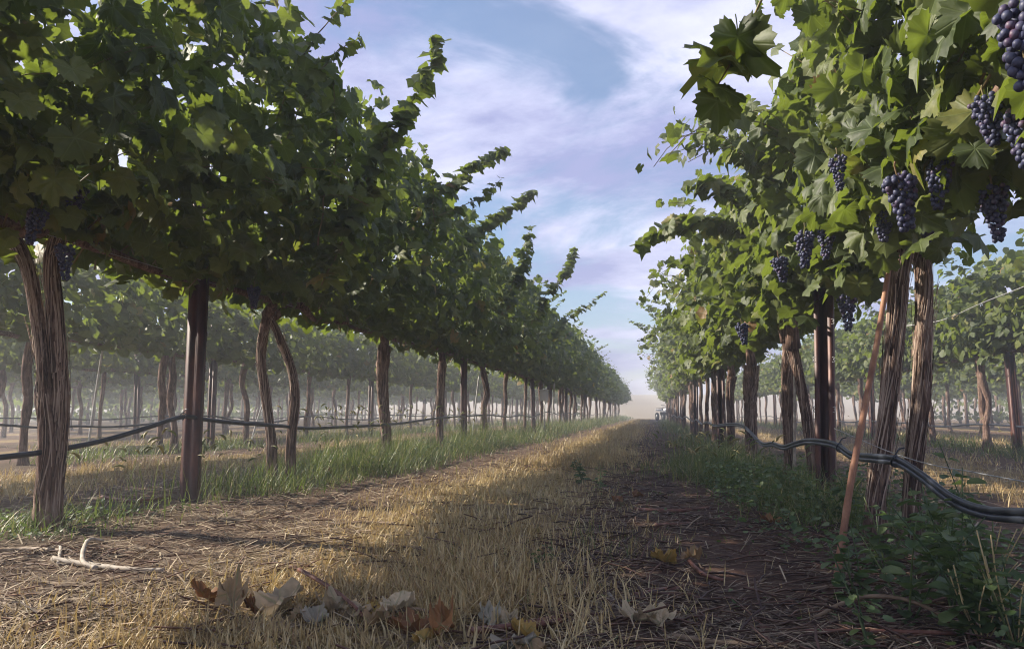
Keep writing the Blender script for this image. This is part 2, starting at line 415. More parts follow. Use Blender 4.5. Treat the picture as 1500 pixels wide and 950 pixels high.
# ---------------------------------------------------------------- leaf templates
def leaf_template(nout, seed, ring=False, fold=0.25, droop=0.3, wave=0.08, teeth=0.07):
    r = np.random.default_rng(seed)
    ctrl_a = np.array([0, 14, 28, 42, 55, 70, 84, 100, 114, 132, 150, 166, 180.0])
    ctrl_r = np.array([1.0, 0.92, 0.76, 0.86, 0.93, 0.84, 0.69, 0.79, 0.79, 0.71, 0.67, 0.52, 0.12])
    jl = 1 + 0.07 * r.standard_normal(13); jr = 1 + 0.07 * r.standard_normal(13)
    jl[0] = jr[0]; jl[-1] = jr[-1]
    a = np.linspace(-180, 180, nout + 1)[:-1] + (0 if nout > 12 else 0)
    rr = np.where(a >= 0, np.interp(np.abs(a), ctrl_a, ctrl_r * jr), np.interp(np.abs(a), ctrl_a, ctrl_r * jl))
    if teeth and nout >= 20:
        rr = rr * (1 + teeth * np.where(np.arange(nout) % 2 == 0, 1, -1) * (np.abs(a) < 170))
    def shape(x, y):
        rad = np.hypot(x, y)
        return fold * np.abs(x) - droop * rad ** 2 + wave * np.sin(5 * np.arctan2(x, y) + seed) * rad + wave * 0.6 * np.sin(9 * x + seed * 2) * rad
    ox, oy = rr * np.sin(np.radians(a)), rr * np.cos(np.radians(a))
    if ring:
        X = np.concatenate([[0], ox * 0.5, ox]); Y = np.concatenate([[0], oy * 0.5, oy])
        F = []
        for i in range(nout):
            j = (i + 1) % nout
            F += [(0, 1 + j, 1 + i), (1 + i, 1 + j, 1 + nout + j), (1 + i, 1 + nout + j, 1 + nout + i)]
    else:
        X = np.concatenate([[0], ox]); Y = np.concatenate([[0], oy])
        F = [(0, 1 + (i + 1) % nout, 1 + i) for i in range(nout)]
    V = np.stack([X, Y, shape(X, Y)], 1)
    return V, np.array(F), np.stack([X, Y], 1)
LOD0 = [leaf_template(44, s, True, f, d, w) for s, f, d, w in ((1, .28, .30, .09), (2, .10, .45, .12), (3, .40, .15, .08), (4, -.12, .35, .14), (5, .2, .6, .1), (6, .34, .38, .13))]
LOD1 = [leaf_template(24, s, False, f, d, w) for s, f, d, w in ((1, .28, .30, .07), (2, .10, .45, .1), (3, .40, .15, .06), (4, -.12, .35, .1), (5, .2, .6, .08))]
LOD2 = [leaf_template(13, s, False, f, d, 0.05, 0) for s, f, d in ((1, .28, .30), (2, .10, .45), (3, .35, .2))]
LOD3 = [leaf_template(7, s, False, f, d, 0.0, 0) for s, f, d in ((1, .28, .30), (2, .10, .35))]
# a petiole stub goes with each separate leaf
def lod0_mesh(i):
    V, F, UV = LOD0[i]
    acc = Acc(); acc.add(V, F, UV, 0.0)
    P = catmull([(0, 0, 0), (0.01, -0.3, -0.03), (0.03, -0.62, 0.02)], 5)
    Vt, Ft, _, _ = tube(P, 0.018, 4, False)
    acc.add(Vt, Ft, np.tile([[0.0, 0.5]], (len(Vt), 1)), 0.0)
    return acc.mesh("leaf", M_LEAF)
LEAF_ME = [lod0_mesh(i) for i in range(len(LOD0))]

def leaves_mesh(acc, L, templates, r):
    """L: dict arrays pos, tip, nrm, size, rnd"""
    if len(L['pos']) == 0: return
    which = r.integers(0, len(templates), len(L['pos']))
    Rm = frames(L['tip'], L['nrm'])
    for i, (tv, tf, uv) in enumerate(templates):
        k = which == i
        if k.any(): acc.add(*scatter(tv, tf, Rm[k], L['pos'][k], L['size'][k], L['rnd'][k], uv))

# ---------------------------------------------------------------- vine canopy generator
CORDON = 1.28
def gen_canopy(r, hp, hm, top, bot, nshoot, nfill, half=1.04, size=(0.062, 0.098)):
    """leaf positions and cane polylines of one vine, local coords, row along Y, base at origin"""
    pos, tip, nrm, sz, canes = [], [], [], [], []
    def leaf(p, out, s, up=0.55):
        n = np.array([out[0] * 0.75, out[1] * 0.3, up]) + 0.50 * r.standard_normal(3)
        t = np.array([out[0] * 0.5, out[1] * 0.5, -0.75]) + 0.4 * r.standard_normal(3)
        pos.append(p); tip.append(t); nrm.append(n); sz.append(s)
    for i in range(nshoot):
        sx = 1 if r.random() < hp / (hp + hm) else -1
        hw = hp if sx > 0 else hm
        y = -half + 2 * half * (i + r.random()) / nshoot
        p = np.array([r.normal(0, 0.05), y, CORDON + r.normal(0, 0.04)])
        lean = r.uniform(0.05, 0.9) * hw
        d = norm(np.array([sx * lean, r.normal(0, 0.25), 1.0]))
        Ltot = r.uniform(0.75, 1.45); step = 0.068
        pts = [p.copy()]
        side = 1
        for k in range(int(Ltot / step)):
            f = k * step / Ltot
            d = d + np.array([sx * 0.035, 0, -0.055 * (0.3 + 1.6 * f)]) + 0.05 * r.standard_normal(3)
            if abs(p[0]) > hw * 0.85: d[0] -= sx * 0.10; d[2] -= 0.10
            if p[2] > top - 0.15: d[2] -= 0.16
            if p[2] < bot + 0.1: d[2] += 0.12
            d = norm(d); p = p + d * step; pts.append(p.copy())
            side = -side
            out = norm(np.array([sx * 0.8 + r.normal(0, .4), side * 0.6 + r.normal(0, .4), 0.3]))
            s = r.uniform(*size) * (1.05 - 0.55 * max(0, f - 0.45) / 0.55)
            leaf(p + out * r.uniform(0.03, 0.09), out, s)
            if r.random() < 0.45 and f < 0.8:
                o2 = norm(np.array([sx * r.uniform(-.3, 1), r.normal(0, .8), r.normal(0.1, .4)]))
                leaf(p + o2 * r.uniform(0.06, 0.17), o2, s * r.uniform(0.5, 0.8))
        canes.append(np.array(pts))
    zc, hz = (top + bot) / 2, (top - bot) / 2
    for i in range(nfill):
        a = r.uniform(0, 2 * math.pi); q = r.uniform(0.55, 1.0) ** 0.5
        cx, cz = math.cos(a), math.sin(a)
        sxp = abs(cx) ** 0.75 * np.sign(cx); szp = abs(cz) ** 0.75 * np.sign(cz)
        wob = 0.85 + 0.3 * mnoise.noise((i * 0.37, a, 1.0))
        x = (hp if cx > 0 else hm) * sxp * q * wob
        # the canopy is widest below its middle
        z = zc + hz * szp * q * wob
        x *= 1.0 - (0.12 if hp > 1 and x > 0 else 0.35) * max(0, (z - zc) / hz)
        p = np.array([x, r.uniform(-half - 0.06, half + 0.06), z])
        leaf(p, norm(np.array([cx, r.normal(0, .4), 0.5 * cz])), r.uniform(*size), 0.45)
    return dict(pos=np.array(pos), tip=np.array(tip), nrm=np.array(nrm), size=np.array(sz), rnd=r.random(len(pos))), canes

def gen_shoot(r, P, s0=0.085, s1=0.03, step=0.05, n_per=1):
    """leaves along one long cane given by control points P (local coords)"""
    L = np.linalg.norm(np.diff(P, axis=0), axis=1).sum()
    P = np.vstack([P[0] + (P[0] - P[1]) * 0.9 + np.array([0, 0, -0.12]), P])
    L = np.linalg.norm(np.diff(P, axis=0), axis=1).sum()
    Q = catmull(P, max(4, int(L / step)))
    Q[1:] += np.cumsum(r.normal(0, 0.007, (len(Q) - 1, 3)), axis=0)
    T = norm(np.gradient(Q, axis=0))
    pos, tip, nrm, sz = [], [], [], []
    for k in range(1, len(Q)):
        f = k / (len(Q) - 1)
        t = T[k]
        a = norm(np.cross(t, [0, 0, 1.0]) + 1e-3); b = np.cross(a, t)
        for q in range(n_per):
            ang = (k % 2) * math.pi + r.normal(0, 0.6) + q * 2.1
            out = a * math.cos(ang) + b * math.sin(ang) * 0.6
            if r.random() < 0.22: continue
            s = (s0 + (s1 - s0) * f ** 1.3) * r.uniform(0.8, 1.15)
            pos.append(Q[k] + out * s * 0.55)
            tip.append(out + 0.5 * t + np.array([0, 0, -0.45]) + 0.25 * r.standard_normal(3))
            nrm.append(np.array([0, 0, 0.8]) + 0.5 * out + 0.3 * t + 0.4 * r.standard_normal(3))
            sz.append(s)
    return dict(pos=np.array(pos), tip=np.array(tip), nrm=np.array(nrm), size=np.array(sz), rnd=r.uniform(0, 0.95, len(pos))), Q
def cat_leaves(*Ls): return {k: np.concatenate([l[k] for l in Ls]) for k in Ls[0]}

# ---------------------------------------------------------------- trunks
def trunk_geo(acc, P, rad, r, segs=28, n=54, ridges=7, depth=0.27, twist=2.5):
    Q = catmull(P, n)
    t = np.linspace(0, 1, n)
    base = 0.80 * np.interp(t, np.linspace(0, 1, len(rad)), rad)
    th = np.arange(segs) * 2 * math.pi / segs
    ph = r.uniform(0, 6.28, 4)
    D = np.zeros((n, segs))
    for i in range(n):
        for j in range(segs):
            a = th[j] + twist * t[i] + 0.5 * math.sin(3 * t[i] + ph[0])
            nn = mnoise.noise((math.cos(a) * 2.2 + ph[1], math.sin(a) * 2.2 + ph[2], t[i] * 3.2 + ph[3]))
            n2 = mnoise.noise((math.cos(a) * 6 + ph[1], math.sin(a) * 6, t[i] * 5))
            D[i, j] = 1 + depth * (0.45 * math.sin(ridges * a + 2.2 * nn) + 1.0 * nn + 0.6 * n2)
    flare = 1 + 0.35 * np.exp(-t * 14)
    knots = 1 + 0.20 * np.array([mnoise.noise((ph[0], k * 6.0, 0)) for k in t])
    rr = base[:, None] * D * (flare * knots)[:, None]
    add_tube(acc, Q, rr, segs, 0.5)
    return Q, base
def bark_strips(acc, Q, base, r, count):
    T, A, B = path_frames(Q); n = len(Q)
    for _ in range(count):
        i0 = r.integers(0, n - 8); ln = r.integers(10, 28)
        i1 = min(n - 1, i0 + ln)
        idx = np.linspace(i0, i1, 7)
        a0 = r.uniform(0, 6.28); w = r.uniform(0.0012, 0.0038); da = 0.35 + r.normal(0, 0.22)
        lift0 = r.uniform(0.0, 0.008) if r.random() < 0.4 else 0.001
        lift1 = r.uniform(0.004, 0.03) if r.random() < 0.3 else 0.001
        V = []
        for m, k in enumerate(idx):
            i = int(k); f = m / 6
            a = a0 + da * f + 0.2 * math.sin(5 * f + a0)
            o = A[i] * math.cos(a) + B[i] * math.sin(a); tg = -A[i] * math.sin(a) + B[i] * math.cos(a)
            rad = base[i] * 1.06 + 0.001 + lift0 * (1 - f) ** 3 + lift1 * f ** 3
            ww = w * (0.35 + 0.65 * math.sin(math.pi * min(1, max(0, 0.12 + 0.76 * f))))
            c = Q[i] + o * rad
            V += [c - tg * ww, c + o * 0.0018, c + tg * ww]
        F = []
        for m in range(6):
            b = m * 3
            F += [(b, b + 1, b + 4, b + 3), (b + 1, b + 2, b + 5, b + 4)]
        acc.add(np.array(V), np.array(F), None, float(r.uniform(0.15, 1.25)))

def cordon_pts(r, head, sgn, length=1.0):
    ps = [head]
    for f in (0.08, 0.3, 0.65, 1.0):
        ps.append(np.array([r.normal(0, 0.02), head[1] + sgn * length * f, CORDON + r.normal(0, 0.018) + (0.02 if f < 0.1 else 0)]))
    return np.array(ps)

# ---------------------------------------------------------------- grape bunches
def ico(sub):
    import bmesh
    bm = bmesh.new(); bmesh.ops.create_icosphere(bm, subdivisions=sub, radius=1.0)
    V = np.array([v.co[:] for v in bm.verts]); F = np.array([[v.index for v in f.verts] for f in bm.faces]); bm.free()
    return V, F
ICO1, ICO2 = ico(2), ico(2)
ICO_LO = ico(1)
def bunch_layout(r, n=46, length=0.15, width=0.05):
    pts, rad = [], []
    tries = 0
    while len(pts) < n and tries < 6000:
        tries += 1
        f = r.random() ** 0.8
        w = width * (1.0 - 0.72 * f) * (1.0 if f > 0.08 else 0.7)
        a = r.uniform(0, 6.28)
        q = r.uniform(0.55, 1.0)
        p = np.array([w * q * math.cos(a), w * q * math.sin(a), -0.02 - length * f])
        rr = r.uniform(0.0072, 0.0092)
        if all(np.linalg.norm(p - o) > 0.0122 for o in pts): pts.append(p); rad.append(rr)
    return np.array(pts), np.array(rad)
def stalk_geo(acc, length=0.15):
    add_tube(acc, catmull([(0, 0, 0.015), (0.004, 0, 0.0), (-0.003, 0.002, -length * 0.4), (0, 0, -length * 0.9)], 8), np.linspace(0.003, 0.0016, 8), 5, 0.5)
BUNCH_ME = []
for i in range(4):
    r = np.random.default_rng(100 + i)
    P, rad = bunch_layout(r, 80, r.uniform(0.10, 0.15), r.uniform(0.036, 0.046))
    acc = Acc()
    acc.add(*scatter(ICO_LO[0] * np.array([1, 1, 1.08]), ICO_LO[1], np.tile(np.eye(3), (len(P), 1, 1)), P, rad, r.random(len(P))))
    BUNCH_ME.append(acc.mesh("grape_bunch", M_GRAPE))
acc = Acc(); stalk_geo(acc); STALK_ME = acc.mesh("stalk", M_CANE)
acc = Acc(); acc.add(ICO1[0] * np.array([1, 1, 1.08]), ICO1[1], None, 0.0); GRAPE_ME = acc.mesh("grape", M_GRAPE)

def add_bunch(vine, world_p, r, detailed=False, scale=1.0):
    loc = np.array(world_p) - np.array(vine.location)
    M = Matrix.Translation(loc) @ Matrix.Rotation(r.uniform(0, 6.28), 4, 'Z') @ Matrix.Rotation(r.normal(0, 0.15), 4, 'X') @ Matrix.Scale(scale, 4)
    if not detailed:
        b = link("grape_bunch", BUNCH_ME[r.integers(0, 4)], vine, M)
        link("stalk", STALK_ME, b)
    else:
        b = link("grape_bunch", STALK_ME, vine, M)
        P, rad = bunch_layout(r, 88, 0.14, 0.044)
        for p, q in zip(P, rad): link("grape", GRAPE_ME, b, Matrix.Translation(p) @ Matrix.Scale(q, 4))

# ---------------------------------------------------------------- near vines
ORD = ["first", "second", "third", "fourth", "fifth", "sixth", "seventh", "eighth", "ninth", "tenth"]
def project(P):
    c = (P - np.array([0, 0, EYE])) @ CAM_R
    z = -c[:, 2]
    return 750 + F_PX * c[:, 0] / z, 475 - F_PX * c[:, 1] / z, z

def near_vine(X, Y, label, group, trunks, hp, hm, top, bot, seed, nshoot=32, nfill=1050, nobj=220, shoots=(), bunches=(), strips=100, size=(0.062, 0.098), extra=0):
    r = np.random.default_rng(seed)
    root = empty("grape_vine", (X, Y, 0), label, "vine", group)
    O = np.array([X, Y, 0])
    heads = []
    for P, rad in trunks:
        P = np.array(P) - O
        P[0, 2] = gz(P[0, 0] + X, P[0, 1] + Y) - 0.04
        acc = Acc(); Q, base = trunk_geo(acc, P, rad, r)
        tr = link("trunk", acc.mesh("trunk", M_BARK), root)
        heads.append(Q[-1])
        if strips:
            acc = Acc(); bark_strips(acc, Q, base, r, strips)
            link("bark_strips", acc.mesh("bark_strips", M_BARK), tr, kind='stuff')
    if not trunks: heads = [np.array([0, 0, CORDON])]
    for sgn in (-1, 1):
        h = min(heads, key=lambda q: sgn * -q[1]) if len(heads) > 1 else heads[0]
        acc = Acc()
        trunk_geo(acc, cordon_pts(r, h, sgn), [0.042, 0.036, 0.028, 0.022, 0.018], r, 14, 30, 5, 0.16, 3.0)
        link("cordon", acc.mesh("cordon", M_BARK), root)
    L, canes = gen_canopy(r, hp, hm, top, bot, nshoot, nfill, size=size)
    acc = Acc()
    for c in canes: add_tube(acc, c[::2] if len(c) > 6 else c, np.linspace(0.0042, 0.0018, len(c[::2] if len(c) > 6 else c)), 5, 0.5)
    link("canes", acc.mesh("canes", M_CANE), root, kind='stuff')
    for (P, s0, s1, step, npn) in shoots:
        l2, Q = gen_shoot(r, np.array(P) - O, s0, s1, step, npn)
        acc = Acc(); add_tube(acc, Q, np.linspace(0.0048, 0.0015, len(Q)), 6, 0.5)
        link("shoot", acc.mesh("shoot", M_CANE), root)
        L = cat_leaves(L, l2)
    # which leaves show largest: nearest to the camera and inside the frame
    ok = np.ones(len(L['pos']), bool)
    for (p, det, sc) in bunches:        # leaves are pulled away from the fruit on the lane side
        q = L['pos'] + O - (np.array(p) - np.array([0, 0, 0.09]))
        side_ = norm(np.array([-np.sign(X) if X < 0 else -1.0, -1.0, -0.25])) if X > 0 else norm(np.array([1.0, -0.6, -0.2]))
        al = q @ side_
        ok &= ~((np.linalg.norm(q - np.outer(al, side_), axis=1) < 0.062) & (al > 0.0) & (al < 0.45) & (r.random(len(q)) < 0.8))
    L = {k: a[ok] for k, a in L.items()}
    W = L['pos'] + O
    u, v, z = project(W)
    vis = (u > -20) & (u < 1520) & (v > -30) & (v < 960) & (z > 0.2)
    side = (np.abs(W[:, 0]) < abs(X)) if X < 0 else (W[:, 0] < X + 0.25)
    px = np.where(vis, L['size'] * F_PX / np.maximum(z, 0.2), 0) * np.where(side, 1.0, 0.5)
    px = px * r.uniform(0.75, 1.0, len(px))
    order = np.argsort(-px)
    pick = order[:nobj]; pick = pick[px[pick] > 0]
    Rm = frames(L['tip'], L['nrm'])
    for i in pick:
        M = np.eye(4); M[:3, :3] = Rm[i] * L['size'][i]; M[:3, 3] = L['pos'][i]
        link("leaf", LEAF_ME[int(r.integers(0, len(LEAF_ME)))], root, Matrix(M))
    keep = np.ones(len(px), bool); keep[pick] = False
    acc = Acc(); leaves_mesh(acc, {k: a[keep] for k, a in L.items()}, LOD1, r)
    link("crown", acc.mesh("crown", M_LEAF), root, kind='stuff')
    for (p, det, sc) in bunches: add_bunch(root, p, r, det, sc)
    return root

GL, GR = "vines of the shaded row along the lane", "vines of the sunlit row along the lane"
YL = [2.87 + 2.13 * k for k in range(-1, 40)]
YR = [3.20 + 1.95 * k for k in range(-1, 26)]
def pts(Y, *pp): return [at(x, y, Y + (q[0] if q else 0)) for (x, y, *q) in pp]

HL = (1.20, 0.80, 2.85, 1.18)
# shaded row
near_vine(ROW_L, YL[0], "vine overhanging the frame edge before the thick twin-stemmed trunk", GL, [], 1.15, .8, 2.9, 1.18, 20, nfill=1400, nobj=60, strips=0,
          )
near_vine(ROW_L, YL[1], "thick shaggy trunk splitting into two stems, with dark leafy crown above", GL,
          [(pts(2.88, (72, 784), (74, 720), (81, 650), (87, 580), (86, 530), (80, 450), (76, 380), (90, 338)), [.060, .054, .054, .044, .036, .036, .038, .040]),
           (pts(2.84, (66, 780), (68, 720), (72, 650), (68, 580), (64, 530), (52, 450), (37, 380), (8, 336)), [.046, .046, .046, .036, .030, .028, .030, .032])],
          1.20, .8, 2.9, 1.18, 21, nobj=300, nfill=1500, strips=170,
          shoots=[([at(440, 90, 3.1), at(480, 30, 3.0), at(515, -5, 2.95)], .07, .04, .05, 2), ([at(430, 160, 3.2), at(470, 90, 3.1), at(505, 60, 3.0)], .07, .04, .05, 2),
                  ([at(520, 300, 3.9), at(575, 200, 3.85), at(620, 120, 3.8), at(647, 76, 3.8)], .105, .055, .042, 3),
                  ([at(480, 250, 3.6), at(495, 160, 3.5), at(490, 90, 3.45)], .08, .05, .05, 2)],
          bunches=[(at_x(112, 265, -2.35), False, 1.2), (at_x(96, 350, -2.35), False, 1.0), (at_x(60, 300, -2.35), False, 1.0)])
near_vine(ROW_L, YL[2], "vine with two thin crossing stems rising from tall grass beside the dark post", GL,
          [(pts(4.92, (400, 700), (397, 640), (388, 575), (382, 525), (386, 490), (392, 462)), [.040, .035, .034, .035, .038, .04]),
           (pts(5.06, (424, 700), (427, 640), (432, 585), (428, 545), (412, 500), (396, 466)), [.042, .038, .038, .032, .030, .03])],
          1.20, .8, 2.85, 1.18, 22, nobj=280, nfill=1250, strips=100,
          shoots=[([at(600, 310, 5.6), at(660, 275, 5.5), at(705, 240, 5.5), at(742, 213, 5.5)], .105, .055, .042, 3),
                  ([at(640, 320, 5.5), at(700, 295, 5.5), at(732, 265, 5.5)], .075, .04, .05, 2),
                  ([at(634, 285, 5.3), at(630, 245, 5.3), at(626, 212, 5.3)], .06, .03, .05, 2)],
          bunches=[(at_x(372, 415, -2.35), False, 1.1)])
near_vine(ROW_L, YL[3], "single upright pale-barked trunk, brightly sunlit, in shaded row grass", GL,
          [(pts(7.13, (567, 690), (566, 640), (562, 590), (560, 545), (563, 505)), [.055, .056, .060, .066, .072])],
          *HL, 23, nobj=240, strips=90,
          shoots=[([at(690, 345, 7.2), at(735, 315, 7.1), at(765, 295, 7.0), at(788, 280, 7.0)], .105, .055, .042, 3),
                  ([at(750, 410, 7.6), at(768, 370, 7.5), at(775, 335, 7.5)], .105, .055, .042, 3)])
near_vine(ROW_L, YL[4], "rough trunk in the shaded row just before its second dark post", GL,
          [(pts(9.2, (645, 662), (644, 610), (646, 565), (648, 530)), [.052, .052, .056, .064])],
          *HL, 24, nobj=160, strips=60, shoots=[([at(800, 430, 9.5), at(825, 395, 9.4), at(846, 357, 9.4)], .105, .055, .042, 3)])
near_vine(ROW_L, YL[5], "rough trunk in the shaded row just past its second dark post", GL,
          [(pts(11.5, (712, 640), (709, 600), (713, 575), (708, 545)), [.05, .046, .05, .056])],
          *HL, 25, nobj=110, strips=40, shoots=[([at(830, 470, 11.5), at(858, 450, 11.4), at(883, 428, 11.3)], .09, .04, .05, 2)])
# sunlit row
HR = (0.55, 0.50, 2.45, 1.02)
near_vine(ROW_R, YR[0], "vine overhead beside the sunlit row's twin trunks, with large leaves and dark grapes", GR, [], 0.5, 0.22, 2.35, 1.02, 40, nobj=280, nfill=850, strips=0,
          shoots=[([at(1180, -110, 1.45), at(1120, -20, 1.5), at(1065, 65, 1.55), at(1028, 140, 1.55)], .095, .07, .055, 2)],
          bunches=[(at_x(1498, -12, 0.60), True, 1.0), (at_x(1440, 132, 0.76), True, 0.8), (at_x(1494, 152, 0.80), True, 0.9), (at_x(1450, 262, 0.90), False, 1.0)])
near_vine(ROW_R, YR[1], "twin-trunked vine behind the leaning rusty rod, crown sunlit", GR,
          [(pts(3.2, (1283, 800), (1283, 740), (1292, 665), (1304, 570), (1312, 480), (1317, 400), (1326, 322)), [.040, .038, .037, .036, .038, .041, .045]),
           (pts(3.35, (1332, 770), (1338, 690), (1348, 590), (1352, 500), (1354, 430), (1350, 370)), [.036, .035, .037, .037, .036, .036])],
          0.55, 0.30, 2.45, 1.02, 41, size=(.056, .09), nobj=300, nfill=1000, strips=170,
          bunches=[(at_x(1313, 245, 0.66), True, 1.05), (at_x(1378, 228, 0.78), False, 0.9), (at_x(1292, 305, 0.80), False, 0.9), (at_x(1225, 222, 0.56), False, 0.7), (at_x(1355, 305, 0.95), False, 0.9)])
near_vine(ROW_R, YR[2], "slim twin-stemmed vine just past the rusty post of the sunlit row", GR,
          [(pts(5.12, (1158, 725), (1156, 640), (1153, 560), (1155, 500)), [.042, .040, .040, .044]),
           (pts(5.0, (1194, 725), (1187, 650), (1176, 580), (1162, 510)), [.036, .035, .034, .034])],
          0.55, 0.36, 2.45, 1.0, 42, size=(.056, .09), nobj=300, nfill=950, strips=100,
          shoots=[([at(1090, 335, 5.0), at(1030, 330, 4.9), at(985, 345, 4.9), at(955, 365, 4.9)], .105, .065, .042, 3),
                  ([at(1090, 300, 4.7), at(1050, 280, 4.6), at(1008, 283, 4.6)], .105, .065, .042, 3)],
          bunches=[(at_x(1140, 372, 0.58), False, 1.0), (at_x(1178, 332, 0.60), False, 1.0), (at_x(1240, 425, 0.90), False, 1.1), (at_x(1212, 330, 0.72), False, 0.9)])
near_vine(ROW_R, YR[3], "stout pale trunk flaring at the top, standing over the tall grass clump", GR,
          [(pts(7.07, (1100, 705), (1100, 640), (1099, 585), (1101, 535)), [.052, .054, .068, .082])],
          *HR, 43, nobj=240, strips=100, shoots=[([at(1040, 430, 6.8), at(1010, 440, 6.7), at(992, 455, 6.7)], .08, .045, .05, 2)],
          bunches=[(at_x(1085, 470, 0.56), False, 1.1)])
near_vine(ROW_R, YR[4], "dark trunk directly behind the stout flaring trunk of the sunlit row", GR,
          [(pts(8.95, (1070, 685), (1071, 630), (1069, 580), (1072, 550)), [.052, .05, .05, .056])],
          *HR, 44, nobj=130, strips=50)
near_vine(ROW_R, YR[5], "trunk just past the second rusty post of the sunlit row", GR,
          [(pts(11.0, (1046, 665), (1048, 620), (1046, 585), (1047, 560)), [.052, .05, .05, .056])],
          *HR, 45, nobj=90, strips=40, shoots=[([at(1015, 455, 10), at(970, 475, 9.8), at(930, 492, 9.7)], .085, .04, .045, 2)])

# ---------------------------------------------------------------- other vines: shared meshes
def crown_variant(seed, lod, hp, hm, nshoot, nfill, size, tmpl, top=None):
    r = np.random.default_rng(seed)
    L, canes = gen_canopy(r, hp, hm, top or (2.8 if hp > 1 else 2.5), 1.16, nshoot, nfill, size=size)
    for q in range(6):      # long shoots breaking the outline
        sx = 1 if q % 2 == 0 else -1
        b = np.array([sx * r.uniform(.3, .6), r.uniform(-.9, .9), r.uniform(1.9, 2.2) + (.25 if hp > 1 else 0) - (.3 if top else 0)])
        e = b + np.array([sx * r.uniform(.35, .75), r.normal(0, .25), r.uniform(.25, .6)])
        l2, Q = gen_shoot(r, np.array([b, (b + e) / 2 + [0, 0, .06], e]), .085, .04, .06 if lod < 3 else .09, 2)
        L = cat_leaves(L, l2); canes.append(Q)
    acc = Acc(); leaves_mesh(acc, L, tmpl, r)
    return acc.mesh("crown", M_LEAF)
MID = [crown_variant(200 + i, 2, 1.18, 0.8, 28, 950, (0.066, 0.10), LOD2) for i in range(4)]
SIDE_MID = [crown_variant(240 + i, 2, 0.66, 0.6, 22, 620, (0.066, 0.10), LOD2, 2.2) for i in range(4)]
SIDE_FAR = [crown_variant(250 + i, 3, 0.66, 0.6, 18, 330, (0.09, 0.13), LOD3, 2.2) for i in range(3)]
MIDR = [crown_variant(210 + i, 2, 0.52, 0.48, 24, 620, (0.066, 0.10), LOD2) for i in range(4)]
FAR = [crown_variant(220 + i, 3, 1.18, 0.8, 22, 480, (0.09, 0.13), LOD3) for i in range(4)]
FARR = [crown_variant(230 + i, 3, 0.52, 0.48, 20, 340, (0.09, 0.13), LOD3) for i in range(3)]
def trunk_variant(seed, twin):
    r = np.random.default_rng(seed)
    acc = Acc()
    def one(x0, y0, y1):
        P = [np.array([x0, y0, -0.05])] + [np.array([x0 * (1 - f) + r.normal(0, .025), y0 + (y1 - y0) * f + r.normal(0, .035), CORDON * f]) for f in (.25, .5, .75)] + [np.array([0, y1, CORDON + 0.03])]
        q = r.uniform(0.038, 0.056)
        trunk_geo(acc, np.array(P), [q * 1.15, q, q * 0.95, q * 1.1, q * 1.2], r, 16, 26, 6, 0.22)
    one(r.normal(0, .03), 0, 0)
    if twin: one(r.normal(0, .03), r.uniform(.1, .2), r.uniform(.05, .12))
    return acc.mesh("trunk", M_BARK)
TRUNK = [trunk_variant(300 + i, i % 3 == 0) for i in range(6)]
def cordon_variant(seed):
    r = np.random.default_rng(seed); acc = Acc()
    P = [np.array([r.normal(0, .015), y, CORDON + r.normal(0, .015)]) for y in np.linspace(-1, 1, 7)]
    trunk_geo(acc, np.array(P), [.018, .026, .034, .038, .034, .026, .018], r, 10, 24, 5, 0.18)
    return acc.mesh("cordon", M_BARK)
CORD = [cordon_variant(400 + i) for i in range(3)]
rv = np.random.default_rng(77)
def plain_vine(X, Y, label, group, far=False, narrow=False, flip=False, low=False):
    root = empty("grape_vine", (X + rv.normal(0, .03), Y + rv.normal(0, .06), 0), label, "vine", group)
    root.rotation_euler = (0, 0, math.pi if flip else 0)
    pool = (FARR if narrow else FAR) if far else (MIDR if narrow else MID)
    if low: pool = SIDE_FAR if far else SIDE_MID
    c = link("crown", pool[rv.integers(0, len(pool))], root, kind='stuff')
    c.scale = (1.0 + rv.normal(0, .07), 1.0, 1.0)
    c.location = (0, 0, rv.normal(0, .03))
    t = link("trunk", TRUNK[rv.integers(0, len(TRUNK))], root, Matrix.Rotation(rv.uniform(-.4, .4), 4, 'Z'))
    if not far: link("cordon", CORD[rv.integers(0, len(CORD))], root)
    return root

for k, y in enumerate(YL[6:29]):
    if k < 9: lab = f"{ORD[k + 1]} vine past the second dark post of the shaded row"
    else: lab = "hazy vine far down the shaded row, past the thin white stake"
    plain_vine(ROW_L, y, lab, GL, far=y > 26)
for k, y in enumerate(YR[6:24]):
    if k < 9: lab = f"{ORD[k + 1]} vine past the second rusty post of the sunlit row"
    else: lab = "hazy vine far down the sunlit row towards the quad bike"
    plain_vine(ROW_R, y, lab, GR, far=y > 24, narrow=True, flip=True)
SIDE = [  # row x, first y, spacing, last y, label, narrow
    (ROW_L - SPAN, 4.5, 2.03, 52, "vine in the second row, seen beneath the shaded row's crowns", False),
    (ROW_L - 2 * SPAN, 9.6, 2.04, 50, "hazy vine in the third row, two rows behind the shaded lane row", False),
    (ROW_L - 3 * SPAN, 13.2, 2.04, 50, "hazy vine in the fourth row, three rows behind the shaded lane row", False),
    (ROW_L - 4 * SPAN, 17.1, 2.04, 50, "hazy vine in the fifth row, four rows behind the shaded lane row", False),
    (ROW_R + SPAN, 7.3, 1.95, 44, "sunlit vine in the row behind the rusty rod and twin trunks", True),
    (ROW_R + 2 * SPAN, 14.2, 1.95, 44, "pale vine in the row two behind the sunlit lane row", True)]
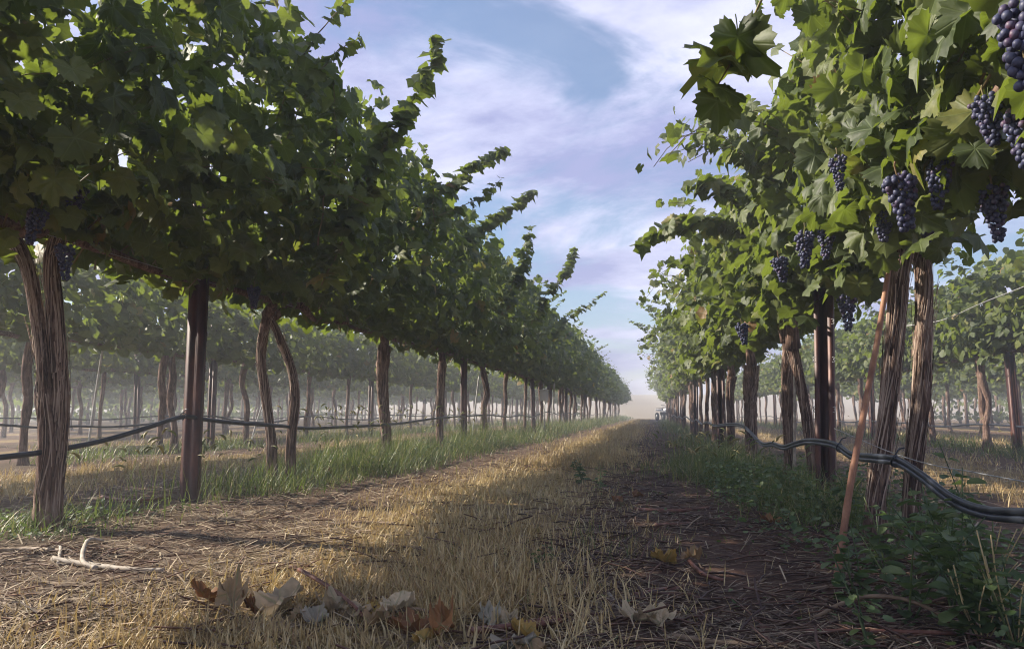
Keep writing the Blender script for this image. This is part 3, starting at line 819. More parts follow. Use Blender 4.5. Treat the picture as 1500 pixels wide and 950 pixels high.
for gi, (X, y0, sp, y1, lab, nar) in enumerate(SIDE):
    g = ["vines of the second row", "vines of the third row", "vines of the fourth row", "vines of the fifth row", "vines of the row beyond the sunlit row", "vines two rows beyond the sunlit row"][gi]
    y = y0
    first = {0: 9.64, 1: 12.7, 4: 10.2}.get(gi); after = before = 0
    nb = len([1 for q in range(40) if first and y0 + q * sp < first])
    while y < y1:
        lb = lab
        nm = {0: "second row behind the shaded lane row", 1: "third row behind the shaded lane row", 4: "row behind the sunlit lane row"}.get(gi)
        if first and y < first: lb = f"{ORD[nb - 1 - before]} vine before the first post of the {nm}"; before += 1
        elif first and after < 8: lb = f"{ORD[after]} vine past the first post of the {nm}"; after += 1
        plain_vine(X, y, lb, g, far=y > 20, narrow=nar, flip=nar, low=not nar)
        y += sp
# rows too far off to tell the vines apart
rr_ = np.random.default_rng(501)
acc = Acc()
tgt = []
for X, ya, yb in [(ROW_L - 5 * SPAN, 20, 60), (ROW_L - 6 * SPAN, 24, 60), (ROW_L - 7 * SPAN, 28, 60), (ROW_L - 8 * SPAN, 30, 62), (ROW_L - 9.3 * SPAN, 32, 62), (ROW_L - 11 * SPAN, 36, 62), (ROW_R + 6.5 * SPAN, 28, 56), (ROW_R + 3 * SPAN, 18, 46), (ROW_R + 4 * SPAN, 22, 46), (ROW_R + 5 * SPAN, 26, 46),
                  (ROW_L - SPAN, 53, 62), (ROW_L - 2 * SPAN, 51, 62)]:
    for y in np.arange(ya, yb, 2.04): tgt.append((X, y))
Lf, _ = gen_canopy(rr_, 0.8, 0.7, 2.4, 1.1, 14, 110, size=(0.13, 0.18))
Low, _ = gen_canopy(rr_, 0.9, 0.9, 1.15, 0.12, 0, 45, size=(0.14, 0.2))
for X, y in tgt:
    l2 = dict(Lf); l2['pos'] = Lf['pos'] * np.array([rr_.choice([-1, 1]), rr_.choice([-1, 1]), 1]) + np.array([X, y, rr_.normal(0, .05)])
    l2['rnd'] = rr_.random(len(Lf['pos']))
    leaves_mesh(acc, l2, LOD3, rr_)
    if X < ROW_L - 5.5 * SPAN or X > ROW_R + 3.5 * SPAN or y > 57:      # suckers and weeds close the gaps under the last rows
        l3 = dict(Low); l3['pos'] = Low['pos'] + np.array([X, y, 0]); l3['rnd'] = rr_.random(len(Low['pos'])); leaves_mesh(acc, l3, LOD3, rr_)
link("distant_vine_foliage", acc.mesh("distant_vine_foliage", M_LEAF), label="distant vine rows merging into one hazy mass of leaves", cat="foliage", kind='stuff')
acc = Acc()
for X, y in tgt:
    add_tube(acc, [(X, y, -0.05), (X + rr_.normal(0, .04), y + rr_.normal(0, .05), .6), (X, y, 1.3)], [.07, .055, .065], 7, 0.5)
link("distant_vine_trunks", acc.mesh("distant_vine_trunks", M_BARK), label="far-off vine trunks in a hazy crowded line", cat="trunks", kind='stuff')

# ---------------------------------------------------------------- trellis posts
def channel_mesh(h, w=0.085, d=0.06, t=0.004, lip=0.022):
    prof = [(-w / 2 + lip, -d / 2), (-w / 2, -d / 2), (-w / 2, d / 2), (-w * .18, d / 2), (-w * .12, d / 2 - .004), (w * .12, d / 2 - .004), (w * .18, d / 2), (w / 2, d / 2), (w / 2, -d / 2), (w / 2 - lip, -d / 2)]
    P = np.array(prof); n = len(P)
    # inner outline by offsetting along averaged normals
    e = np.diff(P, axis=0); nn = np.stack([-e[:, 1], e[:, 0]], 1); nn /= np.linalg.norm(nn, axis=1, keepdims=True)
    vn = np.vstack([nn[:1], nn[:-1] + nn[1:], nn[-1:]]); vn /= (vn * vn).sum(1, keepdims=True) ** 0.5
    k = np.ones(n); k[1:-1] = 1 / np.maximum(0.4, (vn[1:-1] * nn[:-1]).sum(1))
    I = P + vn * t * k[:, None]
    ring = np.vstack([P, I[::-1]]); m = len(ring)
    zs = np.array([-0.15, h])
    V = np.array([(x, y, z) for z in zs for x, y in ring])
    F = [(i, (i + 1) % m, m + (i + 1) % m, m + i) for i in range(m)]
    top = [(m + i, m + i + 1, m + (m - 2 - i), m + (m - 1 - i)) for i in range(n - 1)]
    return mesh_arr("upright", V, np.array(F + top), M_POST, smooth=False)
UPRIGHT = channel_mesh(1.95)
def clip_mesh():
    acc = Acc()
    add_tube(acc, catmull([(0, 0, -.012), (.008, 0, -.014), (.012, 0, -.006), (.006, 0, 0), (.012, 0, .006), (.008, 0, .014), (0, 0, .012)], 14), 0.0028, 5)
    return acc.mesh("wire_clip", M_CLIP)
CLIP = clip_mesh()
def post(p, rot, tilt, label, group, clips=True):
    root = empty("trellis_post", (p[0], p[1], gz(p[0], p[1])), label, "post", group)
    root.rotation_euler = (tilt[0], tilt[1], rot)
    link("upright", UPRIGHT, root)
    if clips:
        for z in (0.52, 0.78, 0.98, 1.2):
            for sx in (-1, 1):
                link("wire_clip", CLIP, root, Matrix.Translation((sx * 0.041, -0.032, z)) @ Matrix.Rotation(math.pi if sx < 0 else 0, 4, 'Z'))
GP = "trellis posts"
YPL = [3.95 + 6.4 * k for k in range(9)]
YPR = [4.15 + 5.85 * k for k in range(7)]
for k, y in enumerate(YPL):
    lab = ["dark rusted post between the thick twin-stemmed trunk and the tall grass", "second dark post of the shaded row, standing in tall grass", "dark post beside the white instrument box in the shaded row"][k] if k < 3 else "rusted post far down the shaded row, past the white instrument box"
    post((ROW_L, y), math.pi + 0.25, (0, 0.006 if k == 0 else rv.normal(0, .012)), lab, GP, k < 2)
for k, y in enumerate(YPR):
    lab = ["rusty red channel post holding the looped hose in the sunlit row", "second rusty post of the sunlit row, behind the flaring trunk"][k] if k < 2 else "rusted post far down the sunlit row among hazy trunks"
    post((ROW_R + (-.005 if k == 0 else 0), y), -0.35, (0, 0.035 if k == 0 else rv.normal(0, .012)), lab, GP, k < 2)
for (X, y0, y1, lab) in ((ROW_L - SPAN, 9.64, 48, "post in the second row, seen beneath the shaded row's crowns"), (ROW_L - 2 * SPAN, 12.7, 48, "post in the third row, two rows behind the shaded lane row"), (ROW_R + SPAN, 10.2, 42, "post in the row behind the rusty rod and twin trunks")):
    y = y0
    while y < y1: post((X, y), rv.normal(0, .2), (0, rv.normal(0, .015)), lab, GP, False); y += 6.1

# ---------------------------------------------------------------- wires and hoses
def run(name, P, rad, m, label, cat, group, segs=6, n=None, double=0.0, part="tube"):
    P = np.array(P)
    Q = catmull(P, n or len(P) * 10)
    root = empty(name, (Q[0][0], Q[0][1], Q[0][2]), label, cat, group)
    O = Q[0]
    offs = [0] if not double else [-1, 1]
    for s in offs:
        W = Q - O
        if double:
            ph = np.linspace(0, 9, len(W))
            W = W + np.stack([0.35 * double * np.sin(ph * 1.7), 0 * ph, s * double * (0.95 + 0.0 * ph)], 1) * (1 if s > 0 else 1)
        acc = Acc(); add_tube(acc, W, rad, segs, 0.5)
        link(part, acc.mesh(part, m), root)
    return root
def wobble_line(X, y0, y1, z, dz, step, r, sag=0.0):
    out = []
    for i, y in enumerate(np.arange(y0, y1, step)):
        out.append((X + r.normal(0, .015), y, z + r.normal(0, dz)))
    return out
rw = np.random.default_rng(9)
GH = "drip hoses along the rows"
hl = [at_x(x, y, ROW_L + 0.05 + 0.02 * math.sin(x)) for x, y in ((-160, 692), (-60, 676), (60, 662), (150, 645), (215, 626), (268, 610), (300, 614), (345, 619), (405, 623), (450, 627), (500, 625), (560, 622), (600, 618), (640, 612))]
hl += wobble_line(ROW_L + .03, 10.4, 60, .45, .035, 1.5, rw)
run("drip_hose", hl, 0.0125, M_HOSE, "black drip hose sloping up to the dark post in the shaded row", "hose", GH, 9, 300, 0.0)
hr = [at_x(x, y, X) for x, y, X in ((1760, 766, .80), (1600, 761, .80), (1500, 755, .80), (1440, 750, .80), (1392, 731, .80), (1345, 695, .80), (1312, 675, .80), (1282, 671, .80), (1248, 667, .82), (1230, 655, .83), (1214, 649, .83), (1185, 646, .83), (1166, 650, .82), (1148, 655, .84), (1132, 650, .85), (1115, 649, .86))]
hr += wobble_line(ROW_R - .05, 7.2, 44, .36, .03, 1.5, rw)
run("drip_hose", hr, 0.0088, M_HOSE, "glossy double black hose looping past the rusty rod and twin trunks", "hose", GH, 9, 320, 0.0092)
h2 = [at_x(x, y, ROW_L - SPAN + .03) for x, y in ((-80, 622), (0, 622), (60, 626), (110, 624), (160, 625), (215, 621), (270, 612), (310, 609), (350, 616), (400, 618))]
run("drip_hose", h2 + wobble_line(ROW_L - SPAN + .03, 12.6, 50, .42, .03, 1.5, rw), 0.013, M_HOSE, "thin black hose of the second row, seen behind the twin-stemmed trunk", "hose", GH, 6, 200)
run("drip_hose", wobble_line(ROW_L - 2 * SPAN, 9, 50, .43, .03, 1.4, rw), 0.013, M_HOSE, "hazy black hose of the third row, two rows behind the shaded lane row", "hose", GH, 6, 160)
run("drip_hose", wobble_line(ROW_R + SPAN, 7, 44, .33, .03, 1.4, rw), 0.014, M_HOSE, "hose with a bright sheen in the row behind the twin trunks", "hose", GH, 6, 160)
GW = "trellis wires"
for X, y0, y1, zz, lab in ((ROW_L, 0.4, 61, (CORDON + .02, 1.62), "shaded lane row"), (ROW_R, 0.3, 45, (CORDON + .02, 1.62), "sunlit lane row"), (ROW_L - SPAN, 5, 50, (CORDON + .02,), "second row behind the shaded lane row"), (ROW_R + SPAN, 6, 44, (CORDON + .02,), "row behind the sunlit lane row")):
    for z in zz:
        run("trellis_wire", [(X + .02, y, z - .012 * (i % 2)) for i, y in enumerate(np.arange(y0, y1, 3.05))], 0.0018, M_CLIP, f"{'upper' if z > 1.4 else 'cordon-height'} steel wire strung along the {lab}", "wire", GW, 5, 120, part="strand")
run("trellis_wire", [at_x(x, y, .87) for x, y in ((1620, 726), (1500, 705), (1420, 690), (1360, 679), (1300, 660), (1222, 627))], 0.0018, M_CLIP, "thin steel wire running above the looped hose to the rusty post", "wire", GW, 5, 60, part="strand")
run("trellis_wire", [at(1300, 480, 10.6), at(1375, 470, 9.9), at(1440, 443, 9.2), at(1520, 412, 8.4)], 0.006, M_CLIP, "slanting guy wire crossing the leaves of the row behind the twin trunks", "wire", GW, 5, 30, part="strand")
# hose ties
def tie(p, rad, label):
    acc = Acc()
    th = np.linspace(0, 2 * math.pi, 20)
    P = np.stack([rad * np.cos(th), 0.01 * np.sin(th * 2), rad * 1.5 * np.sin(th)], 1)
    add_tube(acc, P, 0.0035, 5)
    add_tube(acc, catmull([(0, 0, rad * 1.5), (.012, 0, rad * 1.5 + .02), (.03, .0, rad * 1.5 + .025)], 6), 0.003, 5)
    o = link("hose_tie", acc.mesh("hose_tie", M_HOSE), label=label, cat="tie")
    o.location = p
tie(hr[6] + np.array([0, 0, 0.0]), 0.013, "black tie cinching the double hose beside the twin trunks")
tie(hr[9] + np.array([0, 0, 0.0]), 0.013, "black tie holding the double hose to the rusty post")
tie(hl[5], 0.013, "black tie holding the drip hose to the dark post")

# ---------------------------------------------------------------- rod, stakes, instrument box
def rod(name, P, rad, m, label, cat, segs=8, n=24, group=None, wob=0.0):
    Q = catmull(np.array(P), n); O = Q[0].copy()
    acc = Acc()
    rad = np.interp(np.linspace(0, 1, n), np.linspace(0, 1, len(rad)), rad) if isinstance(rad, (list, tuple)) else np.full(n, rad)
    k = np.ones(n)
    k[::4] += wob
    W = Q - O
    add_tube(acc, W, rad * k, segs, 0.5)
    o = link(name, acc.mesh(name, m), label=label, cat=cat, group=group)
    o.location = O
    return o
b = at_ground(1219, 852); b[2] -= 0.06
rod("leaning_rod", [b, at(1245, 715, b[1] + .13), at(1268, 590, b[1] + .30), at(1290, 470, b[1] + .47), at(1309, 345, b[1] + .62)], [0.011, 0.0105, 0.0095], M_ROD, "rusty brown rod leaning against the twin trunks, foot in mulch", "rod", 9, 40, None, 0.10)
b = at(1162, 720, 5.0); b[2] = gz(b[0], b[1]) - .05
rod("vine_stake", [b, at(1164, 610, 5.0), at(1165, 500, 5.0)], 0.010, M_STICK, "thin grey stake against the slim twin-stemmed vine", "stake", 7, 16)
def stake(px, Y, X, top_px, label, rad=0.016, lean=0.0):
    tp = at(top_px[0], top_px[1], Y)
    rod("vine_stake", [(X, Y, -.08), ((X + tp[0]) / 2, Y, tp[2] / 2), (tp[0], Y, tp[2])], rad, M_STAKE, label, "stake", 7, 10)
p = at(808, 632, 19.0); stake(808, 19.0, p[0], (813, 545), "thin white stake standing in grass beside the white instrument box", 0.022)
p = at(365, 640, 10.9); stake(0, 10.9, p[0], (394, 565), "pale stake leaning in the second row beneath hazy crowns", 0.014)
p = at(128, 640, 7.6); stake(0, 7.6, p[0], (152, 500), "pale stake leaning beside the thick twin-stemmed trunk, one row behind", 0.012)
p = at(868, 600, 11.0); p = at(690, 590, 11.0); stake(0, 11.0, p[0], (702, 548), "pale stake leaning between the second dark post and next trunk", 0.012)
# white instrument box on a thin pole
c = at(797, 579, 16.9)
ib = empty("instrument_box", (c[0], c[1], 0), "small white instrument box on a thin pole in the shaded row", "box")
def boxgeo(acc, c, s, bev=0.0):
    x, y, z = s[0] / 2, s[1] / 2, s[2] / 2
    V = np.array([(a * x, b_ * y, d * z) for d in (-1, 1) for a, b_ in ((-1, -1), (1, -1), (1, 1), (-1, 1))]) + np.array(c)
    acc.add(V, np.array([(3, 2, 1, 0), (4, 5, 6, 7), (0, 1, 5, 4), (1, 2, 6, 5), (2, 3, 7, 6), (3, 0, 4, 7)]), None, 0.5)
def boxpart(name, c, s, m, parent, bev=0.008):
    acc = Acc(); boxgeo(acc, c, s); me = acc.mesh(name, m, False)
    o = link(name, me, parent)
    if bev: md = o.modifiers.new("bevel", 'BEVEL'); md.width = bev; md.segments = 2
    return o
zb = c[2]
boxpart("housing", (0, 0, zb), (0.19, 0.10, 0.24), M_WHITE, ib)
boxpart("door", (0, -0.056, zb - .005), (0.165, 0.012, 0.20), M_WHITE, ib, 0.003)
boxpart("rain_cap", (0, -0.01, zb + .128), (0.215, 0.13, 0.014), M_WHITE, ib, 0.003)
acc = Acc(); add_tube(acc, [(0, .06, -.1), (0, .06, zb / 2), (0, .06, zb + .1)], 0.016, 8); link("pole", acc.mesh("pole", M_CLIP), ib)
acc = Acc(); add_tube(acc, [(-.01, .03, zb + .13), (-.01, .03, zb + .2), (-.01, .03, zb + .27)], 0.006, 6); link("antenna", acc.mesh("antenna", M_WHITE), ib)

# ---------------------------------------------------------------- quad bike far down the lane
qx, qy = 0.95, 52.0
qb = empty("quad_bike", (qx, qy, gz(qx, qy)), "hazy white quad bike parked where the lane ends", "quad bike")
qb.rotation_euler = (0, 0, R(20))
def wheel(x, y):
    acc = Acc(); th = np.linspace(0, 2 * math.pi, 25)
    Q = np.stack([0 * th + x, y + .2 * np.cos(th), .28 + .2 * np.sin(th)], 1)
    add_tube(acc, Q, 0.085, 10); t = link("wheel", acc.mesh("tyre", M_RUBBER), qb)
    acc = Acc(); add_tube(acc, [(x - .07, y, .28), (x, y, .28), (x + .07, y, .28)], [.12, .13, .12], 14); link("rim", acc.mesh("rim", M_CLIP), t)
for x in (-.42, .42):
    for y in (-.6, .6): wheel(x, y)
boxpart("chassis", (0, 0, .48), (.36, 1.5, .22), M_DARK, qb, .05)
boxpart("front_cowl", (0, -.52, .74), (.66, .55, .22), M_WHITE, qb, .08)
boxpart("rear_fender", (0, .55, .72), (.98, .5, .12), M_WHITE, qb, .05)
boxpart("seat", (0, .18, .78), (.3, .72, .14), M_DARK, qb, .05)
for x in (-.42, .42): boxpart("front_fender", (x, -.6, .60), (.26, .56, .06), M_WHITE, qb, .025)
for x in (-.2, .2): boxpart("headlight", (x, -.805, .74), (.15, .02, .09), M_CLIP, qb, .01)
acc = Acc(); add_tube(acc, catmull([(-.4, -.12, 1.04), (-.25, -.26, 1.06), (0, -.32, .98), (.25, -.26, 1.06), (.4, -.12, 1.04)], 16), .018, 7); link("handlebar", acc.mesh("handlebar", M_DARK), qb)
for (yy, zz) in ((-.58, .92), (.62, .86)):
    acc = Acc()
    for x in np.linspace(-.38, .38, 5): add_tube(acc, [(x, yy - .25, zz), (x, yy, zz), (x, yy + .25, zz)], .011, 5)
    for y in (-.25, .25): add_tube(acc, [(-.38, yy + y, zz), (0, yy + y, zz), (.38, yy + y, zz)], .013, 5)
    for x in (-.2, .2): add_tube(acc, [(x, yy, zz), (x, yy, zz - .06), (x, yy, zz - .12)], .011, 5)
    link("cargo_rack", acc.mesh("cargo_rack", M_DARK), qb)

# ---------------------------------------------------------------- grasses and litter
FALL = [  # pixel, kind, size m, rot z, tilt, label
    (300, 885, 'rust', .085, 2.2, .8, "upright rust-brown dry leaf beside a large curled tan leaf in the straw"),
    (338, 893, 'tan', .115, 0.4, .7, "large arched tan dry leaf standing in the stubble"),
    (372, 892, 'rust', .085, 1.2, .5, "brown curled leaf tucked between two larger dry leaves"),
    (412, 894, 'pale', .12, -0.5, .8, "big pale crumpled leaf propped up at the end of a reddish cane"),
    (445, 897, 'tan', .08, 2.9, .3, "small tan leaf lying under the big pale crumpled leaf"),
    (462, 905, 'grey', .075, 0.9, .2, "flat greyish leaf scrap below the reddish cane"),
    (492, 887, 'pale', .10, 1.7, .45, "pale ruffled leaf behind the reddish cane in the straw"),
    (520, 893, 'pale', .075, -1.2, .3, "pale leaf fragment next to the ruffled leaf"),
    (548, 890, 'ochre', .06, 0.2, .5, "small ochre leaf scrap between pale dry leaves"),
    (578, 893, 'pale', .105, -1.0, .45, "pale curled leaf hollow and dark inside"),
    (560, 905, 'tan', .085, 2.4, .25, "tan leaf lying flat below the hollow curled leaf"),
    (600, 912, 'rust', .10, 1.4, .2, "long rust-brown leaf flattened in the straw"),
    (648, 920, 'rust', .10, 0.3, .7, "upright orange-brown leaf cupped towards the lane"),
    (622, 925, 'ochre', .07, -.8, .3, "small orange leaf at the foot of the cupped brown leaf"),
    (715, 903, 'grey', .085, 0.2, .6, "pale grey leaf standing behind two red canes"),
    (740, 905, 'pale', .07, -.6, .4, "small pale leaf behind the red canes, beside a grey one"),
    (768, 925, 'ochre', .075, 1.0, .55, "ochre leaf propped against the red canes"),
    (745, 942, 'grey', .10, -1.3, .2, "broad grey-green leaf lying flat below the red canes"),
    (775, 948, 'tan', .07, 2.0, .3, "tan leaf scrap beside the broad grey-green leaf"),
    (935, 912, 'pale', .085, 1.9, .25, "pale papery leaf on dark mulch at a cane's tip"),
    (968, 914, 'pale', .08, -.4, .35, "second papery leaf touching the cane on dark mulch"),
    (975, 828, 'ochre', .085, 1.6, .3, "ochre leaf with brown edge on the dark mulch track"),
    (1012, 828, 'tan', .075, -1.4, .35, "tan curled leaf next to the ochre leaf on mulch"),
    (905, 735, 'rust', .09, .6, .3, "rust leaf on mulch where the dry grass ends"),
    (935, 728, 'rust', .08, 2.2, .3, "rust-brown leaf among red litter on the mulch track"),
    (1130, 770, 'rust', .09, 1.0, .2, "brown leaf on mulch near the green weeds"),
    (420, 705, 'rust', .10, .4, .25, "reddish leaf in litter at the foot of the tall grass"),
    (480, 697, 'rust', .10, 2.0, .25, "reddish leaf in litter before the sunlit trunk"),
    (345, 712, 'tan', .09, 1.2, .25, "tan leaf near the foot of the dark post")]
FALL_XY = np.array([at_ground(f[0], f[1])[:2] for f in FALL])
def trampled(X, Y):
    """blades pressed down where a fallen leaf lies"""
    d = np.sqrt((X[:, None] - FALL_XY[None, :, 0]) ** 2 + (Y[:, None] + 0.03 - FALL_XY[None, :, 1]) ** 2).min(1)
    return d < 0.085
def blade_template(segs=3, w=0.0022, bend=0.35):
    V, F = [], []
    for i in range(segs + 1):
        f = i / segs
        ww = w * (1 - f ** 1.6)
        y = bend * f * f
        z = f * (1 - 0.25 * bend * f)
        if i < segs: V += [(-ww, y, z), (ww, y, z)]
        else: V += [(0, y, z)]
    for i in range(segs - 1): F += [(2 * i, 2 * i + 1, 2 * i + 3), (2 * i, 2 * i + 3, 2 * i + 2)]
    b = 2 * (segs - 1); F.append((b, b + 1, b + 2))
    return np.array(V, float), np.array(F)
def rotz(a):
    c, s = np.cos(a), np.sin(a); z = np.zeros_like(a); o = np.ones_like(a)
    return np.stack([np.stack([c, -s, z], -1), np.stack([s, c, z], -1), np.stack([z, z, o], -1)], -2)
def lean_rot(az, lean):
    """upright blade leaned by `lean` towards azimuth az"""
    up = np.stack([np.sin(lean) * np.cos(az), np.sin(lean) * np.sin(az), np.cos(lean)], -1)
    f = np.stack([np.cos(az), np.sin(az), 0 * az], -1)
    f = norm(f - (f * up).sum(-1, keepdims=True) * up)
    s = np.cross(f, up)
    return np.stack([s, f, up], -1)
def sample_y(r, n, y0, y1, p=1.6):
    """more pieces near the camera"""
    u = r.random(n); a, b = y0 ** (1 - p), y1 ** (1 - p)
    return (a + u * (b - a)) ** (1 / (1 - p))
def patch(X, Y, s, seed): return np.array([mnoise.noise((a * s + seed, b * s, seed * 1.7)) for a, b in zip(X, Y)])

def blades(acc, r, X, Y, H, lean, w, tmpl, rnd, az=None):
    az = r.uniform(0, 2 * math.pi, len(X)) if az is None else az
    Rm = lean_rot(az, lean)
    T = np.stack([X, Y, gz_arr(X, Y) - 0.006], 1)
    S = np.stack([w, H, H], 1)
    acc.add(*scatter(tmpl[0], tmpl[1], Rm, T, S, rnd))
B3 = [blade_template(3, 1.0, b) for b in (0.15, 0.45, 0.9)]
B2 = [blade_template(2, 1.0, b) for b in (0.2, 0.55)]

# dry grass strip in the middle of the lane
r = np.random.default_rng(61); acc = Acc()
def dry_strip(n, y0, y1, xc, hw, hmin, hmax, wmin, wmax, tm, p=1.7, dens_seed=2.0, thr=-0.15):
    Y = sample_y(r, n, y0, y1, p)
    X = xc + hw * np.clip(r.normal(0, 0.52, n), -1.35, 1.35) + 0.12 * np.sin(Y * 0.9)
    k = patch(X, Y, 1.4, dens_seed) + 0.35 * r.standard_normal(n) > thr
    X, Y = X[k], Y[k]
    k = ~(trampled(X, Y) & (r.random(len(X)) < 0.85)); X, Y = X[k], Y[k]
    m = len(X)
    hmod = 0.75 + 0.5 * patch(X, Y, 0.8, 5.0)
    H = r.uniform(hmin, hmax, m) * np.clip(hmod, .4, 1.4)
    Wd = r.uniform(wmin, wmax, m) * (1 + 0.10 * Y)
    rn = np.clip(0.5 + 0.35 * patch(X, Y, 0.9, 9.0) + 0.2 * r.standard_normal(m), 0, 0.93)
    rn[r.random(m) < 0.02] = 1.0
    lean = np.abs(r.normal(0, 0.33, m)); flat = r.random(m) < 0.18; lean[flat] = r.uniform(0.9, 1.45, flat.sum())
    w = r.integers(0, len(tm), m)
    for i in range(len(tm)):
        q = w == i
        blades(acc, r, X[q], Y[q], H[q], lean[q], Wd[q], tm[i], rn[q])
dry_strip(52000, 1.25, 9, -0.83, 0.60, 0.035, 0.12, 0.0013, 0.0028, B3)
dry_strip(16000, 7, 60, -0.83, 0.66, 0.07, 0.2, 0.0012, 0.0024, B2, 1.25)
dry_strip(8000, 1.25, 7, -0.95, 1.4, 0.03, 0.08, 0.0010, 0.002, B2, 1.5, 4.0, 0.1)
dry_strip(16000, 3.5, 40, -0.83 - SPAN, 0.85, 0.06, 0.16, 0.0014, 0.0026, B2, 1.3)
dry_strip(12000, 3.0, 40, -0.83 + SPAN, 0.85, 0.06, 0.17, 0.0014, 0.0026, B2, 1.3)
dry_strip(5000, 9, 45, -0.83 - 2 * SPAN, 1.1, 0.08, 0.2, 0.002, 0.003, B2, 1.2)
dry_strip(4000, 10, 45, -0.83 + 2 * SPAN, 1.1, 0.08, 0.2, 0.002, 0.003, B2, 1.2)
link("dry_grass", acc.mesh("dry_grass", M_DRY), label="straw-coloured dry grass standing along the lane centres", cat="grass", kind='stuff')

# straw and chopped cane lying on the tracks
flat_t = (np.array([(-1, -.5, 0), (1, -.5, 0), (1, .5, .0), (-1, .5, 0), (0, -.5, .25), (0, .5, .25)], float) * np.array([1, 1, 1]), np.array([(0, 4, 5, 3), (4, 1, 2, 5)]))
def lying(acc, r, X, Y, half, width, rnd, z=0.006, tilt=0.16, box=False):
    n = len(X)
    az = np.where(r.random(n) < 0.3, r.uniform(0, math.pi, n), r.normal(0.2, 0.65, n))
    t = r.normal(0, tilt, n)
    d = np.stack([np.cos(az) * np.cos(t), np.sin(az) * np.cos(t), np.sin(t)], -1)
    up = norm(np.stack([r.normal(0, .25, n), r.normal(0, .25, n), np.ones(n)], -1))
    s = norm(np.cross(up, d)); u = np.cross(d, s)
    Rm = np.stack([d, s, u], -1)
    T = np.stack([X, Y, gz_arr(X, Y) + z + np.abs(np.sin(t)) * half * 0.8], 1)
    S = np.stack([half, width, width], 1)
    if box:
        tv = np.array([(x, .5 * math.cos(a), .5 * math.sin(a)) for x in (-1, 0.1, 1) for a in (0.5, 2.6, 4.7)], float)
        tv[3:6, 2] += 0.6; tv[3:6, 1] += 0.5
        tf = np.array([(b + i, b + (i + 1) % 3, b + 3 + (i + 1) % 3, b + 3 + i) for b in (0, 3) for i in range(3)])
    else: tv, tf = flat_t
    acc.add(*scatter(tv, tf, Rm, T, S, rnd))
r = np.random.default_rng(62); acc = Acc()
def litter(n, y0, y1, xa, xb, h0, h1, w0, w1, base, p=1.7, box=False, z=.006):
    Y = sample_y(r, n, y0, y1, p); X = r.uniform(xa, xb, n)
    k = patch(X, Y, 1.7, 13.0) + 0.3 * r.standard_normal(n) > -0.25
    X, Y = X[k], Y[k]; m = len(X)
    rn = np.clip(base + 0.28 * r.standard_normal(m) + 0.25 * patch(X, Y, 1.1, 21.0), 0, 1)
    lying(acc, r, X, Y, r.uniform(h0, h1, m), r.uniform(w0, w1, m) * (1 + .1 * Y), rn, z, 0.16, box)
litter(17000, 1.3, 14, -2.5, -1.2, .012, .06, .0012, .0040, .55)
litter(9000, 1.3, 12, -1.5, -0.1, .012, .05, .0012, .0030, .55)
litter(14000, 1.3, 14, -0.35, 0.95, .012, .05, .0012, .0036, .34)
litter(5000, 2.2, 20, -5.8, -3.0, .03, .08, .002, .005, .6, 1.4)
litter(5000, 2.2, 20, 0.9, 4.2, .03, .08, .002, .005, .6, 1.4)
link("straw_litter", acc.mesh("straw_litter", M_STRAW, False), label="loose straw and shredded bark lying over the wheel tracks", cat="litter", kind='stuff')
acc = Acc()
litter(2600, 1.3, 14, -0.4, 0.9, .015, .08, .002, .0065, .35, 1.5, True, .008)
litter(1300, 1.3, 14, -2.5, -1.1, .015, .07, .002, .005, .6, 1.5, True, .008)
litter(300, 1.3, 8, -1.2, -0.3, .03, .09, .003, .006, .5, 1.5, True, .008)
link("cane_litter", acc.mesh("cane_litter", M_TWIG, False), label="short broken pruned canes strewn over the wheel tracks", cat="litter", kind='stuff')

# green grass under the rows with nodding seed heads
r = np.random.default_rng(63); acc = Acc()
def green(n, y0, y1, xc, sd_, h0, h1, w0, w1, p, thr, seed, tm=B3, ymod=None):
    n = int(n * 1.6)
    Y = sample_y(r, n, y0, y1, p) if p else r.uniform(y0, y1, n)
    X = xc + r.normal(0, sd_, n)
    k = patch(X, Y, 0.9, seed) + 0.25 * r.standard_normal(n) > thr
    X, Y = X[k], Y[k]; m = len(X)
    fall = np.exp(-((X - xc) / (1.6 * sd_)) ** 2)
    H = r.uniform(h0, h1, m) * (0.45 + 0.55 * fall) * np.clip(0.85 + 0.5 * patch(X, Y, 0.7, seed + 3), .4, 1.4)
    Wd = 0.62 * r.uniform(w0, w1, m) * (1 + .07 * Y)
    rn = np.clip(0.42 + 0.3 * patch(X, Y, 1.2, seed + 5) + 0.24 * r.standard_normal(m), 0, 1)
    rn[r.random(m) < 0.16] = 1.0
    lean = np.abs(r.normal(0.2, 0.4, m))
    w = r.integers(0, len(tm), m)
    for i in range(len(tm)):
        q = w == i; blades(acc, r, X[q], Y[q], H[q], lean[q], Wd[q], tm[i], rn[q])
green(5200, 4.3, 5.9, ROW_L + .02, .22, .18, .50, .0020, .0042, None, -.25, 1.0)
green(9000, 5.6, 14, ROW_L + .08, .26, .2, .56, .0022, .0046, 1.2, -.02, 2.0)
green(9000, 12, 75, ROW_L + .1, .32, .25, .6, .003, .006, 1.3, -.1, 3.0, B2)
green(1100, 2.6, 4.4, ROW_L, .22, .06, .2, .002, .004, None, .05, 4.0)
green(5000, 5.4, 7.6, ROW_R - .34, .24, .16, .42, .0020, .0040, None, -.2, 5.0)
green(5500, 7.4, 45, ROW_R - .1, .28, .16, .4, .0026, .005, 1.3, -.1, 6.0, B2)
green(2600, 3.4, 5.6, ROW_R - .05, .17, .10, .32, .0018, .0036, None, -.3, 7.0)
green(5000, 6.5, 40, ROW_L - SPAN, .3, .15, .4, .003, .006, 1.2, -.1, 8.0, B2)
